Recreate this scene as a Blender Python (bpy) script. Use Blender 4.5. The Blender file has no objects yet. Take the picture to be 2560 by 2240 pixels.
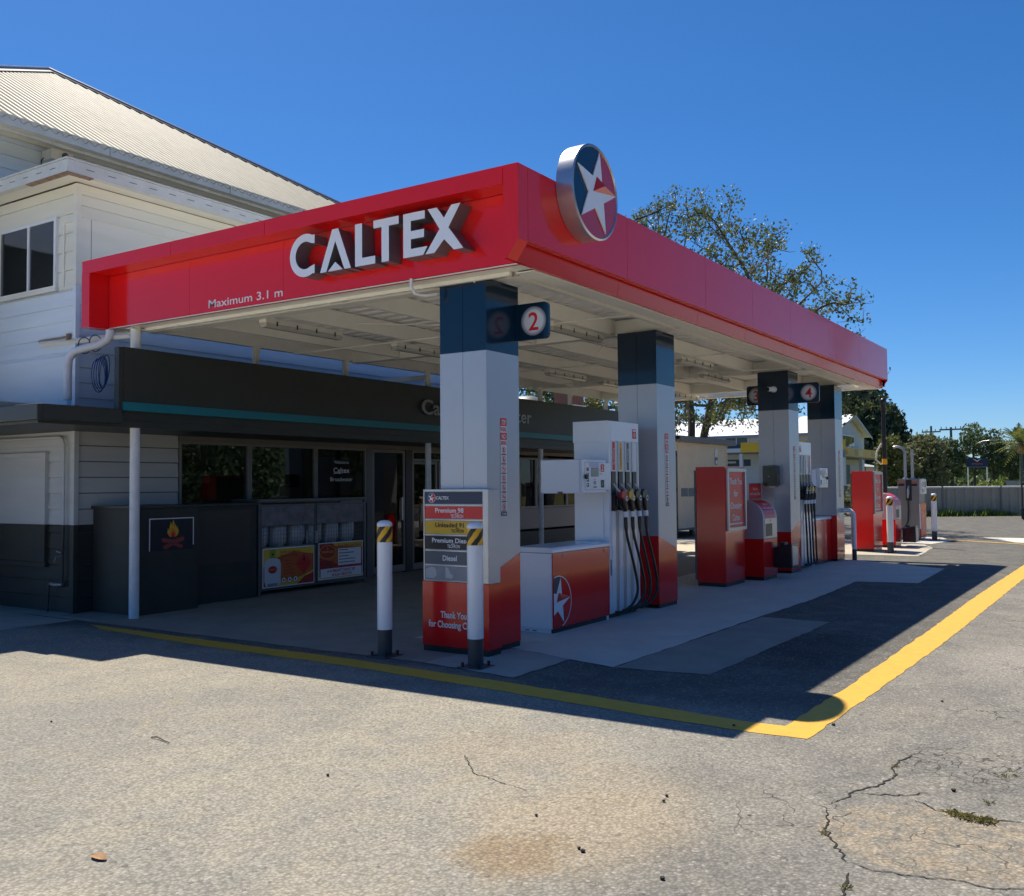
import bpy, bmesh, math, random
from mathutils import Vector, Matrix
from math import sin, cos, pi, radians as R
SC = bpy.context.scene
COL = SC.collection
random.seed(7)

# ------------------------------------------------------------------ camera
def setup_camera():
    yaw, pitch, roll = 0.5822, 0.0387, -0.0084
    f = Vector((cos(yaw)*cos(pitch), sin(yaw)*cos(pitch), sin(pitch)))
    r = Vector((sin(yaw), -cos(yaw), 0)); u = r.cross(f)
    r2 = r*cos(roll)+u*sin(roll); u2 = -r*sin(roll)+u*cos(roll)
    cd = bpy.data.cameras.new('camera'); cd.sensor_fit = 'HORIZONTAL'; cd.sensor_width = 36
    cd.lens = 2399.4/2560*36; cd.clip_start = .05; cd.clip_end = 3000
    co = bpy.data.objects.new('camera', cd); COL.objects.link(co)
    m = Matrix((r2, u2, -f)).transposed().to_4x4(); m.translation = Vector((-6.7503, -4.3624, 1.55))
    co.matrix_world = m; SC.camera = co
setup_camera()
# ------------------------------------------------------------------ light
SUN_AZ, SUN_EL = math.atan2(.44, .898), R(59.8)       # measured from +Y towards +X
def setup_light():
    w = bpy.data.worlds.new('World'); SC.world = w; w.use_nodes = True
    nt = w.node_tree; bg = nt.nodes['Background']
    sk = nt.nodes.new('ShaderNodeTexSky'); sk.sky_type = 'NISHITA'; sk.sun_disc = False
    sk.sun_elevation = SUN_EL; sk.sun_rotation = SUN_AZ
    sk.altitude = 0; sk.air_density = .8; sk.dust_density = .3; sk.ozone_density = 10
    hs = nt.nodes.new('ShaderNodeHueSaturation'); hs.inputs['Saturation'].default_value = 1.17
    nt.links.new(sk.outputs[0], hs.inputs['Color']); nt.links.new(hs.outputs[0], bg.inputs[0]); bg.inputs[1].default_value = .073
    l = bpy.data.lights.new('sun', 'SUN'); l.energy = 4.0; l.angle = R(.5); l.color = (1, .92, .78)
    o = bpy.data.objects.new('sun', l); COL.objects.link(o)
    d = Vector((sin(SUN_AZ)*cos(SUN_EL), cos(SUN_AZ)*cos(SUN_EL), sin(SUN_EL)))
    o.rotation_euler = d.to_track_quat('Z', 'Y').to_euler()
setup_light()
v = SC.view_settings; v.view_transform = 'Standard'; v.look = 'None'; v.exposure = 0.8; v.gamma = 1
SC.cycles.max_bounces = 8; SC.cycles.transparent_max_bounces = 12; SC.cycles.use_denoising = True

# ------------------------------------------------------------------ materials
def mat(name, col, rough=.5, metal=0, coat=0, col2=None, nscale=3., ncon=.5, bump=0, bscale=40., stretch=(1,1,1), spec=.5, emit=0, trans=0, island=None):
    m = bpy.data.materials.new(name); m.use_nodes = True
    nt = m.node_tree; N = nt.nodes; L = nt.links; b = N['Principled BSDF']
    b.inputs['Base Color'].default_value = (*col, 1); b.inputs['Roughness'].default_value = rough
    b.inputs['Metallic'].default_value = metal; b.inputs['Specular IOR Level'].default_value = spec
    if coat: b.inputs['Coat Weight'].default_value = coat; b.inputs['Coat Roughness'].default_value = .03
    tc = N.new('ShaderNodeNewGeometry'); mp = N.new('ShaderNodeMapping'); mp.inputs['Scale'].default_value = stretch
    L.new(tc.outputs['Position'], mp.inputs[0])
    if col2:
        n = N.new('ShaderNodeTexNoise'); n.inputs['Scale'].default_value = nscale; n.inputs['Detail'].default_value = 6; n.inputs['Roughness'].default_value = .65
        L.new(mp.outputs[0], n.inputs['Vector'])
        cr = N.new('ShaderNodeValToRGB'); cr.color_ramp.elements[0].position = .5-ncon/2; cr.color_ramp.elements[1].position = .5+ncon/2
        cr.color_ramp.elements[0].color = (*col, 1); cr.color_ramp.elements[1].color = (*col2, 1)
        L.new(n.outputs[0], cr.inputs[0]); L.new(cr.outputs[0], b.inputs['Base Color'])
    if island:
        cr = N.new('ShaderNodeValToRGB'); els = cr.color_ramp.elements
        for k, c in enumerate(island):
            e = els[k] if k < 2 else els.new(1)
            e.position = k/(len(island)-1); e.color = (*c, 1)
        L.new(tc.outputs['Random Per Island'], cr.inputs[0]); L.new(cr.outputs[0], b.inputs['Base Color'])
    if bump:
        n2 = N.new('ShaderNodeTexNoise'); n2.inputs['Scale'].default_value = bscale; n2.inputs['Detail'].default_value = 5
        L.new(mp.outputs[0], n2.inputs['Vector'])
        bp = N.new('ShaderNodeBump'); bp.inputs['Strength'].default_value = bump; bp.inputs['Distance'].default_value = .02
        L.new(n2.outputs[0], bp.inputs['Height']); L.new(bp.outputs[0], b.inputs['Normal'])
    if emit: b.inputs['Emission Color'].default_value = (*col, 1); b.inputs['Emission Strength'].default_value = emit
    if trans:
        t = N.new('ShaderNodeBsdfTranslucent'); mx = N.new('ShaderNodeMixShader'); mx.inputs[0].default_value = trans
        src = b.inputs['Base Color']
        if src.is_linked: L.new(src.links[0].from_socket, t.inputs[0])
        else: t.inputs[0].default_value = (*col, 1)
        L.new(b.outputs[0], mx.inputs[1]); L.new(t.outputs[0], mx.inputs[2]); L.new(mx.outputs[0], N['Material Output'].inputs[0])
    return m

def glass_mat(name, tint=(.75,.85,.8), rough=.0, extra=.01):
    m = bpy.data.materials.new(name); m.use_nodes = True; nt = m.node_tree; N = nt.nodes; L = nt.links
    N.remove(N['Principled BSDF'])
    t = N.new('ShaderNodeBsdfTransparent'); t.inputs[0].default_value = (*tint, 1)
    g = N.new('ShaderNodeBsdfGlossy'); g.inputs['Roughness'].default_value = rough
    fr = N.new('ShaderNodeFresnel'); fr.inputs[0].default_value = 1.45
    ma = N.new('ShaderNodeMath'); ma.operation = 'ADD'; ma.inputs[1].default_value = extra
    mx = N.new('ShaderNodeMixShader')
    L.new(fr.outputs[0], ma.inputs[0]); L.new(ma.outputs[0], mx.inputs[0]); L.new(t.outputs[0], mx.inputs[1]); L.new(g.outputs[0], mx.inputs[2])
    L.new(mx.outputs[0], N['Material Output'].inputs[0])
    return m

RED = mat('red_panel', (.84, .014, .015), .14, coat=.15, spec=.4, col2=(.78, .015, .015), nscale=1.2)
REDTOP = RED
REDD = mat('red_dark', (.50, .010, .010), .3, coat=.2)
REDP = mat('red_print', (.72, .02, .018), .35)
BLUE = mat('navy_panel', (.004, .020, .046), .16, coat=.3, spec=.35, col2=(.005, .023, .05), nscale=2)
NAVY = mat('navy_print', (.008, .025, .07), .35)
SILV = mat('silver_panel', (.50, .52, .555), .3, metal=.3, col2=(.47, .485, .52), nscale=2.5)
ALU = mat('aluminium', (.50, .51, .53), .35, metal=.7, col2=(.42, .43, .45), nscale=8)
ALUD = mat('dull_steel', (.20, .21, .21), .5, metal=.5, col2=(.14, .15, .15), nscale=9, bump=.1)
WHITE = mat('white_enamel', (.84, .86, .90), .25, coat=.3, col2=(.79, .81, .85), nscale=2)
WHITEP = mat('white_print', (.80, .80, .80), .4)
WLET = mat('letter_face', (.82, .85, .90), .3, coat=.2)
GREYP = mat('grey_print', (.10, .12, .14), .4)
LGREYP = mat('light_grey_print', (.33, .34, .36), .4, col2=(.24, .25, .27), nscale=9)
BLACK = mat('black_plastic', (.012, .012, .014), .35, col2=(.02, .02, .022), nscale=12)
BLACKP = mat('black_print', (.012, .013, .015), .4)
RUB = mat('black_rubber', (.010, .010, .011), .28, col2=(.018, .018, .02), nscale=20)
YEL = mat('yellow_print', (.72, .42, .02), .35)
ORANGE = mat('orange_print', (.78, .22, .02), .4)
BYEL = mat('bollard_yellow', (.90, .46, .01), .35)
CREAM = mat('cream_steel', (.89, .865, .77), .45, col2=(.83, .80, .69), nscale=2.2, ncon=.35)
CREAMW = mat('white_steel', (.86, .85, .78), .45, col2=(.78, .76, .69), nscale=3, ncon=.35)
PIPEW = mat('white_post_paint', (.80, .82, .84), .4, col2=(.68, .69, .70), nscale=7, ncon=.3)
SHEET = mat('canopy_sheet', (.88, .87, .84), .4, col2=(.78, .765, .72), nscale=3, ncon=.4)
CHAR = mat('charcoal_paint', (.033, .038, .034), .45, col2=(.041, .046, .041), nscale=3)
CHARB = mat('charcoal_board', (.034, .036, .030), .6, col2=(.044, .046, .039), nscale=6, bump=.1, bscale=60)
TEAL = mat('teal_paint', (.006, .21, .27), .4, col2=(.006, .185, .235), nscale=3)
BOARDW = mat('weatherboard_white', (.78, .87, .95), .5, col2=(.66, .76, .86), nscale=2.0, ncon=.5, bump=.06, bscale=30, stretch=(.3, .3, 3))  # white tinted blue: the sky's cast is put into the colour
BOARDC = mat('weatherboard_cream', (.84, .835, .75), .5, col2=(.74, .73, .62), nscale=1.6, ncon=.5, bump=.06, bscale=30, stretch=(.3, .3, 3))
BOARDG = mat('weatherboard_grey', (.56, .57, .56), .5, col2=(.47, .475, .46), nscale=2, ncon=.5, bump=.06, bscale=30, stretch=(.3, .3, 3))
GUTW = mat('gutter_paint', (.66, .69, .68), .45, col2=(.55, .57, .54), nscale=4, ncon=.4)
RUST = mat('rusty_steel', (.20, .09, .035), .8, col2=(.36, .30, .22), nscale=14, ncon=.4, bump=.2)
ROOF = mat('old_roof_iron', (.34, .315, .255), .6, col2=(.17, .15, .11), nscale=7, ncon=.55, stretch=(2.2, .35, .35), bump=.05, spec=.2)
FLASH = mat('roof_flashing', (.30, .30, .29), .5, col2=(.22, .22, .21), nscale=5)
CONC = mat('concrete', (.68, .645, .57), .8, col2=(.47, .44, .385), nscale=1.9, ncon=.75, bump=.15, bscale=60)
CONC2 = mat('worn_concrete', (.46, .43, .37), .85, col2=(.29, .27, .23), nscale=2.2, ncon=.6, bump=.2, bscale=70)
LINE = mat('yellow_road_paint', (.72, .42, .035), .6, col2=(.58, .33, .045), nscale=9, ncon=.5, bump=.25, bscale=120)
GLASS = glass_mat('shop_glass', (.66, .72, .66))
GLASSR = glass_mat('reflective_glass', (.60, .62, .62), extra=.22)
GLASSD = mat('dark_glass', (.012, .016, .018), .03, coat=.4)
LCD = mat('lcd_screen', (.30, .34, .30), .2, col2=(.34, .38, .34), nscale=20)
DIFF = mat('light_diffuser', (.52, .51, .45), .25, col2=(.46, .44, .38), nscale=14)
TUBE = mat('lit_tube', (.85, .95, 1), .3, emit=1.6)
GREENL = mat('green_lit_panel', (.05, .35, .06), .4, emit=.12)
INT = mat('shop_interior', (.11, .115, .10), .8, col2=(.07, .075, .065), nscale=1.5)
WOOD = mat('timber', (.22, .13, .07), .6, col2=(.15, .085, .045), nscale=6, stretch=(1, 1, .2))
SHEDW = mat('shed_boards', (.90, .74, .47), .6, col2=(.80, .64, .40), nscale=3, ncon=.5)
BRICK = mat('red_brick', (.33, .15, .10), .85, col2=(.24, .11, .075), nscale=20, bump=.2)
BARK = mat('tree_bark', (.075, .06, .048), .9, col2=(.13, .11, .09), nscale=5, bump=.6, bscale=18, stretch=(1, 1, .3))
REDC = mat('red_panel_shaded', (.62, .011, .009), .22, coat=.12)  # panel red darkened: the chamfer's dark reflection is put into the colour
ROOFV = mat('roof_valley_shade_grime', (.12, .105, .08), .8, col2=(.19, .17, .13), nscale=3)  # valley grime together with rib shade, put into the colour
LEAF1 = mat('fig_leaves', (.06,.09,.03), .5, island=[(.050, .075, .018), (.10, .135, .030), (.19, .20, .05), (.075, .11, .025), (.15, .145, .05)], trans=.35)
LEAF2 = mat('dark_needles', (.02,.04,.02), .6, island=[(.020, .038, .020), (.036, .064, .030), (.055, .090, .040)], trans=.15)
LEAF3 = mat('olive_leaves', (.06,.08,.03), .55, island=[(.11, .13, .06), (.18, .20, .09), (.24, .24, .12)], trans=.4)
LEAF4 = mat('tree_row_leaves', (.04,.07,.03), .55, island=[(.065, .11, .055), (.11, .16, .075), (.17, .22, .095), (.08, .12, .06)], trans=.4)
PALM = mat('palm_fronds', (.05,.08,.02), .45, island=[(.08, .13, .03), (.17, .22, .06), (.30, .26, .08)], trans=.35)
GRASS = mat('weed_blades', (.09,.14,.02), .5, island=[(.11, .18, .025), (.20, .28, .04), (.28, .28, .07)], trans=.35)
DRYG = mat('dry_grass', (.25,.2,.08), .7, island=[(.42, .34, .16), (.30, .27, .09), (.20, .16, .07), (.20, .24, .05)], trans=.25)
FENCE = mat('fence_sheet', (.40, .37, .29), .5, col2=(.33, .305, .24), nscale=2)
PUBW = mat('pub_white', (.60, .63, .68), .6, col2=(.54, .57, .61), nscale=1.5)
PUBR = mat('pub_roof', (.80, .82, .84), .4)
POSTY = mat('pub_yellow', (.75, .46, .012), .45, col2=(.68, .38, .012), nscale=.7)
POLE = mat('pole_timber', (.13, .16, .14), .8, col2=(.09, .10, .09), nscale=6)
FIELD = mat('far_grass', (.14, .16, .04), .9, col2=(.22, .19, .07), nscale=.12, ncon=.5)
BOLTM = mat('galvanised', (.34, .35, .36), .4, metal=.6)
BASEM = mat('bollard_base_grey', (.045, .048, .055), .4, col2=(.06, .062, .07), nscale=12)
DEADL = mat('dead_leaf', (.42, .24, .10), .6, col2=(.30, .16, .07), nscale=60)
STONE = mat('dark_pebble', (.03, .028, .026), .8)
CURT = mat('curtain', (.20, .19, .17), .8, col2=(.05, .048, .045), nscale=6, stretch=(5, 5, .1))

# ------------------------------------------------------------------ mesh helpers
PX = ((0, -1, 0), (0, 0, 1), (-1, 0, 0))     # a face looking towards -X : right, up, out
PY = ((1, 0, 0), (0, 0, 1), (0, -1, 0))      # a face looking towards -Y
PZ = ((1, 0, 0), (0, 1, 0), (0, 0, 1))
_txt = {}
def text_geo(s, ex=0., off=0.):
    k = (s, ex, off)
    if k not in _txt:
        cu = bpy.data.curves.new('t', 'FONT'); cu.body = s; cu.size = 1; cu.extrude = ex; cu.offset = off; cu.resolution_u = 4
        ob = bpy.data.objects.new('t', cu); COL.objects.link(ob)
        dg = bpy.context.evaluated_depsgraph_get(); dg.update()
        me = bpy.data.meshes.new_from_object(ob.evaluated_get(dg))
        vs = [tuple(q.co) for q in me.vertices]; fs = [tuple(p.vertices) for p in me.polygons]
        bpy.data.objects.remove(ob); bpy.data.curves.remove(cu); bpy.data.meshes.remove(me)
        _txt[k] = (vs, fs)
    return _txt[k]

class MB:
    def __init__(s): s.v = []; s.f = []; s.m = []; s.mats = []
    def mi(s, m):
        if m not in s.mats: s.mats.append(m)
        return s.mats.index(m)
    def add(s, vs, fs, m):
        k = len(s.v); i = s.mi(m); s.v += [tuple(x) for x in vs]
        for f in fs: s.f.append(tuple(k+q for q in f)); s.m.append(i)
        return s
    def box(s, x0, y0, z0, x1, y1, z1, m):
        if x0 > x1: x0, x1 = x1, x0
        if y0 > y1: y0, y1 = y1, y0
        if z0 > z1: z0, z1 = z1, z0
        vs = [(x, y, z) for z in (z0, z1) for y in (y0, y1) for x in (x0, x1)]
        return s.add(vs, [(0, 2, 3, 1), (4, 5, 7, 6), (0, 1, 5, 4), (2, 6, 7, 3), (0, 4, 6, 2), (1, 3, 7, 5)], m)
    def prism(s, pts, P, o, a0, a1, m, mside=None):
        # polygon in plane P (right, up, out) at origin o, from out=a0 to out=a1
        rr, uu, nn = (Vector(q) for q in P); o = Vector(o); n = len(pts)
        A = sum(pts[i][0]*pts[(i+1) % n][1]-pts[(i+1) % n][0]*pts[i][1] for i in range(n))
        if A < 0: pts = pts[::-1]
        if a0 > a1: a0, a1 = a1, a0
        s.add([o+rr*x+uu*y+nn*a1 for x, y in pts], [tuple(range(n))], m)
        vs = [o+rr*x+uu*y+nn*a for a in (a0, a1) for x, y in pts]
        s.add(vs, [tuple(range(n-1, -1, -1))]+[(i, (i+1) % n, n+(i+1) % n, n+i) for i in range(n)], mside or m)
        return s
    def sheet(s, pts, P, o, a, m):
        rr, uu, nn = (Vector(q) for q in P); o = Vector(o); n = len(pts)
        A = sum(pts[i][0]*pts[(i+1) % n][1]-pts[(i+1) % n][0]*pts[i][1] for i in range(n))
        if A < 0: pts = pts[::-1]
        return s.add([o+rr*x+uu*y+nn*a for x, y in pts], [tuple(range(n))], m)
    def rect(s, P, o, x0, y0, x1, y1, a, m): return s.sheet([(x0, y0), (x1, y0), (x1, y1), (x0, y1)], P, o, a, m)
    def tube(s, path, r, m, n=10, cap=True):
        path = [Vector(p) for p in path]; k = len(path); rs = r if isinstance(r, (list, tuple)) else [r]*k
        vs = []; up = None
        for i, p in enumerate(path):
            t = (path[min(i+1, k-1)]-path[max(i-1, 0)])
            if t.length < 1e-9: t = Vector((0, 0, 1))
            t.normalize()
            if up is None: up = Vector((1, 0, 0)) if abs(t.x) < .8 else Vector((0, 1, 0))
            a = t.cross(up); a.normalize(); b = t.cross(a); up = -b if False else up
            b.normalize()
            for j in range(n):
                g = 2*pi*j/n; vs.append(p+(a*cos(g)+b*sin(g))*rs[i])
        fs = [(i*n+j, i*n+(j+1) % n, (i+1)*n+(j+1) % n, (i+1)*n+j) for i in range(k-1) for j in range(n)]
        if cap: fs += [tuple(range(n))[::-1], tuple(range((k-1)*n, k*n))]
        return s.add(vs, fs, m)
    def lathe(s, c, prof, m, n=24):
        # prof = [(r,z)...] about vertical axis at c
        vs = [(c[0]+r*cos(2*pi*j/n), c[1]+r*sin(2*pi*j/n), c[2]+z) for r, z in prof for j in range(n)]
        k = len(prof)
        fs = [(i*n+j, i*n+(j+1) % n, (i+1)*n+(j+1) % n, (i+1)*n+j) for i in range(k-1) for j in range(n)]
        fs += [tuple(range(n))[::-1], tuple(range((k-1)*n, k*n))]
        return s.add(vs, fs, m)
    def text(s, body, P, o, x, y, size, m, a=.003, align='L', width=None, ex=0., off=.0, spread=1.):
        vs, fs = text_geo(body, ex/size if ex else 0, off)
        if not vs: return s
        xs = [q[0] for q in vs]; x0, x1 = min(xs), max(xs)
        sx = size*spread if width is None else width/(x1-x0)
        w = (x1-x0)*sx
        dx = x - (0 if align == 'L' else w/2 if align == 'C' else w)
        rr, uu, nn = (Vector(q) for q in P); o = Vector(o)
        return s.add([o+rr*(dx+(q[0]-x0)*sx)+uu*(y+q[1]*size)+nn*(a+q[2]*size) for q in vs], fs, m)
    def xf(s, fn, k0=0):
        s.v[k0:] = [tuple(fn(Vector(q))) for q in s.v[k0:]]; return s
    def build(s, name, parent=None, loc=None, bevel=0, smooth=None):
        me = bpy.data.meshes.new(name)
        o0 = Vector(loc) if loc is not None else (Vector(parent['_o']) if parent is not None else Vector((0, 0, 0)))
        me.from_pydata([Vector(q)-o0 for q in s.v], [], s.f)
        for m in s.mats: me.materials.append(m)
        me.polygons.foreach_set('material_index', s.m)
        if smooth is not None:
            me.polygons.foreach_set('use_smooth', [True]*len(s.f)); me.set_sharp_from_angle(angle=R(smooth))
        me.validate(); me.update()
        ob = bpy.data.objects.new(name, me); COL.objects.link(ob)
        if parent is not None: ob.parent = parent; ob['_o'] = parent['_o']
        else: ob.location = o0; ob['_o'] = tuple(o0)
        if bevel:
            md = ob.modifiers.new('bevel', 'BEVEL'); md.width = bevel; md.segments = 2; md.limit_method = 'ANGLE'; md.angle_limit = R(50)
            md.harden_normals = False
        return ob

def tag(o, label, cat, group=None):
    o['label'] = label; o['category'] = cat
    if group: o['group'] = group
    return o
def thing(name, label, cat, loc, group=None):
    o = bpy.data.objects.new(name, None); COL.objects.link(o); o.location = loc; o['_o'] = tuple(loc); o.empty_display_size = .2
    return tag(o, label, cat, group)
def struct(o, kind='structure'): o['kind'] = kind; return o
def copy_thing(o, loc, label, rz=0):
    def cp(q, par):
        c = q.copy(); COL.objects.link(c)
        if par is not None: c.parent = par
        for k in q.children: cp(k, c)
        return c
    c = cp(o, None); c.location = loc; c['label'] = label; c.rotation_euler = (0, 0, rz)
    return c
def star_pts(r, ri, n=5, rot=0):
    return [((r if k % 2 == 0 else ri)*sin(rot+pi*k/n), (r if k % 2 == 0 else ri)*cos(rot+pi*k/n)) for k in range(2*n)]
def circ(cx, cy, rx, n=32, ry=None, a0=0, a1=2*pi):
    ry = ry or rx
    full = abs(a1-a0-2*pi) < 1e-6
    return [(cx+rx*cos(a0+(a1-a0)*k/(n if full else n-1)), cy+ry*sin(a0+(a1-a0)*k/(n if full else n-1))) for k in range(n)]
def ring(mb, P, o, cx, cy, r0, r1, a, m, n=40, lim=None):
    rr, uu, nn = (Vector(q) for q in P); o = Vector(o); vs = []
    for k in range(n):
        g = 2*pi*k/n
        for r in (r0, r1): vs.append(o+rr*(cx+r*cos(g))+uu*(cy+r*sin(g))+nn*a)
    mb.add(vs, [(2*k, 2*k+1, (2*k+3) % (2*n), (2*k+2) % (2*n)) for k in range(n)], m)
def clipx(pts, x0):
    out = []
    for i, p in enumerate(pts):
        q = pts[(i+1) % len(pts)]
        if p[0] >= x0: out.append(p)
        if (p[0] >= x0) != (q[0] >= x0):
            t = (x0-p[0])/(q[0]-p[0]); out.append((x0, p[1]+t*(q[1]-p[1])))
    return out
def emblem(mb, P, o, cx, cy, r, a, relief=0., x0=None, base=True, mred=None):
    mred = mred or REDP
    rot = R(10)
    def S(pts, aa, m, thick=0.):
        pts = [(cx+r*x, cy+r*y) for x, y in pts]
        if x0 is not None: pts = clipx(pts, x0)
        if len(pts) < 3: return
        if thick: mb.prism(pts, P, o, aa-thick, aa, m)
        else: mb.sheet(pts, P, o, aa, m)
    if base: S(circ(0, 0, 1, 48), a, mred)
    arc = circ(0, 0, 1., 26, a0=R(80), a1=R(224))
    S([(0, 0)]+arc, a+.002, NAVY if not relief else BLUE)
    S(star_pts(.95, .37, rot=rot), a+.004+relief, WLET, relief*.98)
    t = a+.006+relief
    rr, uu, nn = (Vector(q) for q in P); O_ = Vector(o)
    def V(x, y, h): return O_+rr*(cx+r*x)+uu*(cy+r*y)+nn*h
    if x0 is None or cx-.2*r > x0:
        hgt = .10*r if relief else .004; ap = V(.20, .17, t+hgt)
        for m_, q0, q1 in ((REDD, (-.17, -.01), (0, .36)), (mred, (0, .36), (.94, .13)), (mred, (.94, .13), (-.17, -.01))):
            mb.add([V(*q1, t), V(*q0, t), ap], [(0, 1, 2)], m_)
    else:
        S([(-.17, -.01), (0, .36), (.22, .19)], t, REDD); S([(0, .36), (.27, .26), (.94, .13), (.22, .19)], t, REDD); S([(-.17, -.01), (.22, .19), (.94, .13)], t, mred)

# ================================================================== canopy
LX, LY, ZT, ZC, ZB = 13.975, 6.27, 4.287, 3.636, 3.483
canopy = thing('canopy', 'long red fascia canopy roof with cream underside over the fuel pumps', 'canopy', (0, 0, 0))
def build_canopy():
    g = .003
    f = MB()
    # face towards -X : frame and recessed back
    ys = [.153, 3.096, 4.603, LY]
    f.box(.004, .02, ZB+.01, .02, LY-.02, ZT-.01, REDD) if False else None
    for a, b in zip(ys[:-1], ys[1:]):
        f.box(0, a+g, 4.132, .255, b-g, ZT, RED)
    f.prism([(0, ZC), (0, ZT), (.153-g, ZT), (.153-g, ZB), (.114, ZB)], ((0, 1, 0), (0, 0, 1), (1, 0, 0)), (0, 0, 0), 0, .153, RED)
    f.box(.156, .150, ZB+.004, .255, .158, 4.128, RED)
    f.box(0, 6.118, ZB, .255, LY, 4.130, RED)
    for a, b in zip([.153, 3.096, 4.603], [3.096, 4.603, 6.118]):
        f.box(.258, a+g*.6+(.007 if a < 1 else 0), ZB+.022, .275, b-g*.6, 4.128, RED)
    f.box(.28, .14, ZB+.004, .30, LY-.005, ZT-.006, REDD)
    # face towards -Y
    xs = [.155, 2.056, 4.155, 5.82, 7.49, 9.571, 11.688, LX-.03]
    for a, b in zip(xs[:-1], xs[1:]):
        f.box(a+g, 0, ZC+.012, b-g, .03, ZT, RED)
        f.box(a+g, .031, ZC+.013, b-g, .13, ZC+.018, REDC)
        f.prism([(.092, ZC+.010), (.122, ZB), (.16, ZB), (.135, ZC+.010)], ((0, 1, 0), (0, 0, 1), (1, 0, 0)), (0, 0, 0), a+g, b-g, REDC)
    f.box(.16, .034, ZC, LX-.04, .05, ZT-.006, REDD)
    # corner chamfer cap and far end
    f.prism([(0, ZC), (0, ZT-.002), (.05, ZT-.002), (.16, ZB), (.114, ZB)], ((0, 1, 0), (0, 0, 1), (1, 0, 0)), (0, 0, 0), LX-.028, LX, RED)
    f.box(LX-.028, .055, ZB+.03, LX, LY, ZT-.002, RED)
    f.box(.0, 0, ZT-.0, .02, .02, ZT+.001, RED) if False else None
    f.build('fascia', canopy)
    t = MB()   # folded flashing under the fascia
    t.box(.262, .135, ZB+.008, .50, LY, ZB+.017, CREAM); t.box(.505, .16, ZB-.012, LX-.03, .36, ZB-.003, CREAM)
    t.box(LX-.30, .365, ZB-.010, LX-.03, LY, ZB-.001, CREAM)
    t.box(.46, .40, ZB-.03, .50, LY, ZB+.006, CREAM); t.box(LX-.06, .10, ZB+.02, LX-.032, LY, ZT-.02, CREAM); t.box(.305, .19, ZB+.02, .33, LY, ZT-.02, CREAM); t.box(.335, .175, ZB+.02, LX-.07, .18, ZT-.02, CREAM); t.box(.36, .33, ZB, LX-.32, .355, ZB+.06, CREAM)
    for k in range(9): t.box(.48, .8+k*.62, ZB-.042, .49, .815+k*.62, ZB-.0305, CREAM)
    t.build('soffit_flashing', canopy)
    # beams
    for x in (.787, 4.507, 9.84, 12.774):
        b = MB(); b.box(x-.075, .38, ZB+.005, x+.075, 6.0, ZB+.20, CREAM)
        b.box(x-.10, .38, ZB+.006, x+.10, .66, ZB+.012, CREAM)
        b.build('cross_beam', canopy, bevel=.004)
    segs = [(.36, .70), (.87, 4.42), (4.60, 9.75), (9.93, 12.68), (12.86, 13.66)]
    for y in (.55, 1.40, 2.62, 3.82, 5.05):
        b = MB()
        for x0, x1 in segs:
            b.box(x0, y-.035, ZB+.012, x1, y-.029, ZB+.205, CREAM); b.box(x0, y-.029, ZB+.012, x1, y+.03, ZB+.018, CREAM)
            b.box(x0, y-.029, ZB+.198, x1, y+.03, ZB+.2045, CREAM)
        b.build('purlin', canopy)
    b = MB(); b.box(.36, 5.98, ZB+.03, 13.66, 6.06, ZB+.20, CREAMW); b.box(.36, 6.14, ZB+.10, 13.66, 6.20, ZB+.30, CREAMW)
    b.build('rear_beam', canopy)
    # ribbed roof sheet: ribs run front to back
    s = MB(); p = .24; n = int((13.6-.3)/p); z0 = ZB+.222; prof = []
    for k in range(n):
        x = .3+k*p
        for dx, dz in ((0, 0), (.13, 0), (.145, .05), (.225, .05)): prof.append((x+dx, z0+dz))
    vs = []
    for x, z in prof: vs += [(x, .06, z), (x, LY-.02, z+.0)]
    s.add(vs, [(2*k, 2*k+1, 2*k+3, 2*k+2) for k in range(len(prof)-1)], SHEET)
    vs2 = [(x, y, z+.004) for x, y, z in vs]
    s.add(vs2, [(2*k, 2*k+2, 2*k+3, 2*k+1) for k in range(len(prof)-1)], SHEET)
    s.build('roof_sheet', canopy)
    # conduits and brace rods under the sheet
    for x in (3.1, 6.9, 9.2):
        c = MB(); c.tube([(x, .5, ZB+.0), (x, 5.9, ZB+.0)], .011, CREAM, 6); c.build('conduit', canopy)
    for a, b_ in (((4.7, 1.5), (9.6, 5.0)), ((4.7, 5.0), (9.6, 1.5)), ((.9, 5.0), (4.4, 1.5))):
        q = MB(); q.tube([(*a, ZB+.1), (*b_, ZB+.1)], .007, CREAM, 6); q.build('brace_rod', canopy)
    # gooseneck conduit near the corner column
    q = MB(); q.tube([(.24, 1.36, ZB+.02), (.24, 1.36, ZB-.06), (.26, 1.33, ZB-.12), (.33, 1.28, ZB-.135), (.45, 1.22, ZB-.11)], .016, CREAM, 8)
    q.build('conduit_bend', canopy, smooth=40)
    # raised letters
    L = MB(); xf, xb = .075, .256
    H0, H1 = 3.66, 4.07
    def let(pts):
        # pts in metres, x to the reader's side, measured from y=2.81 towards -Y
        L.prism([(x, z) for x, z in pts], PX, (0, 2.805, H0), -xb, -xf, LETF, LETS)
        # slim outline on the face
    LETF, LETS = WLET, mat('letter_side', (.17, .17, .19), .4, metal=.3)
    h = H1-H0; w = .075
    import_c = circ(.215, h/2, .215, 28, h/2+.012, R(62), R(298)); inner = circ(.215, h/2, .135, 28, h/2-.066, R(298), R(56))
    let([(.345, h/2+.012+h/2-.022), *import_c, (.345, .022-.012), (.345, .10), *inner, (.345, h-.10)])
    a0 = .42; let([(a0, 0), (a0+.165, h), (a0+.245, h), (a0+.41, 0), (a0+.325, 0), (a0+.205, h-.12), (a0+.085, 0)])
    let([(a0+.105, 0), (a0+.205, .085), (a0+.305, 0)])
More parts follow.
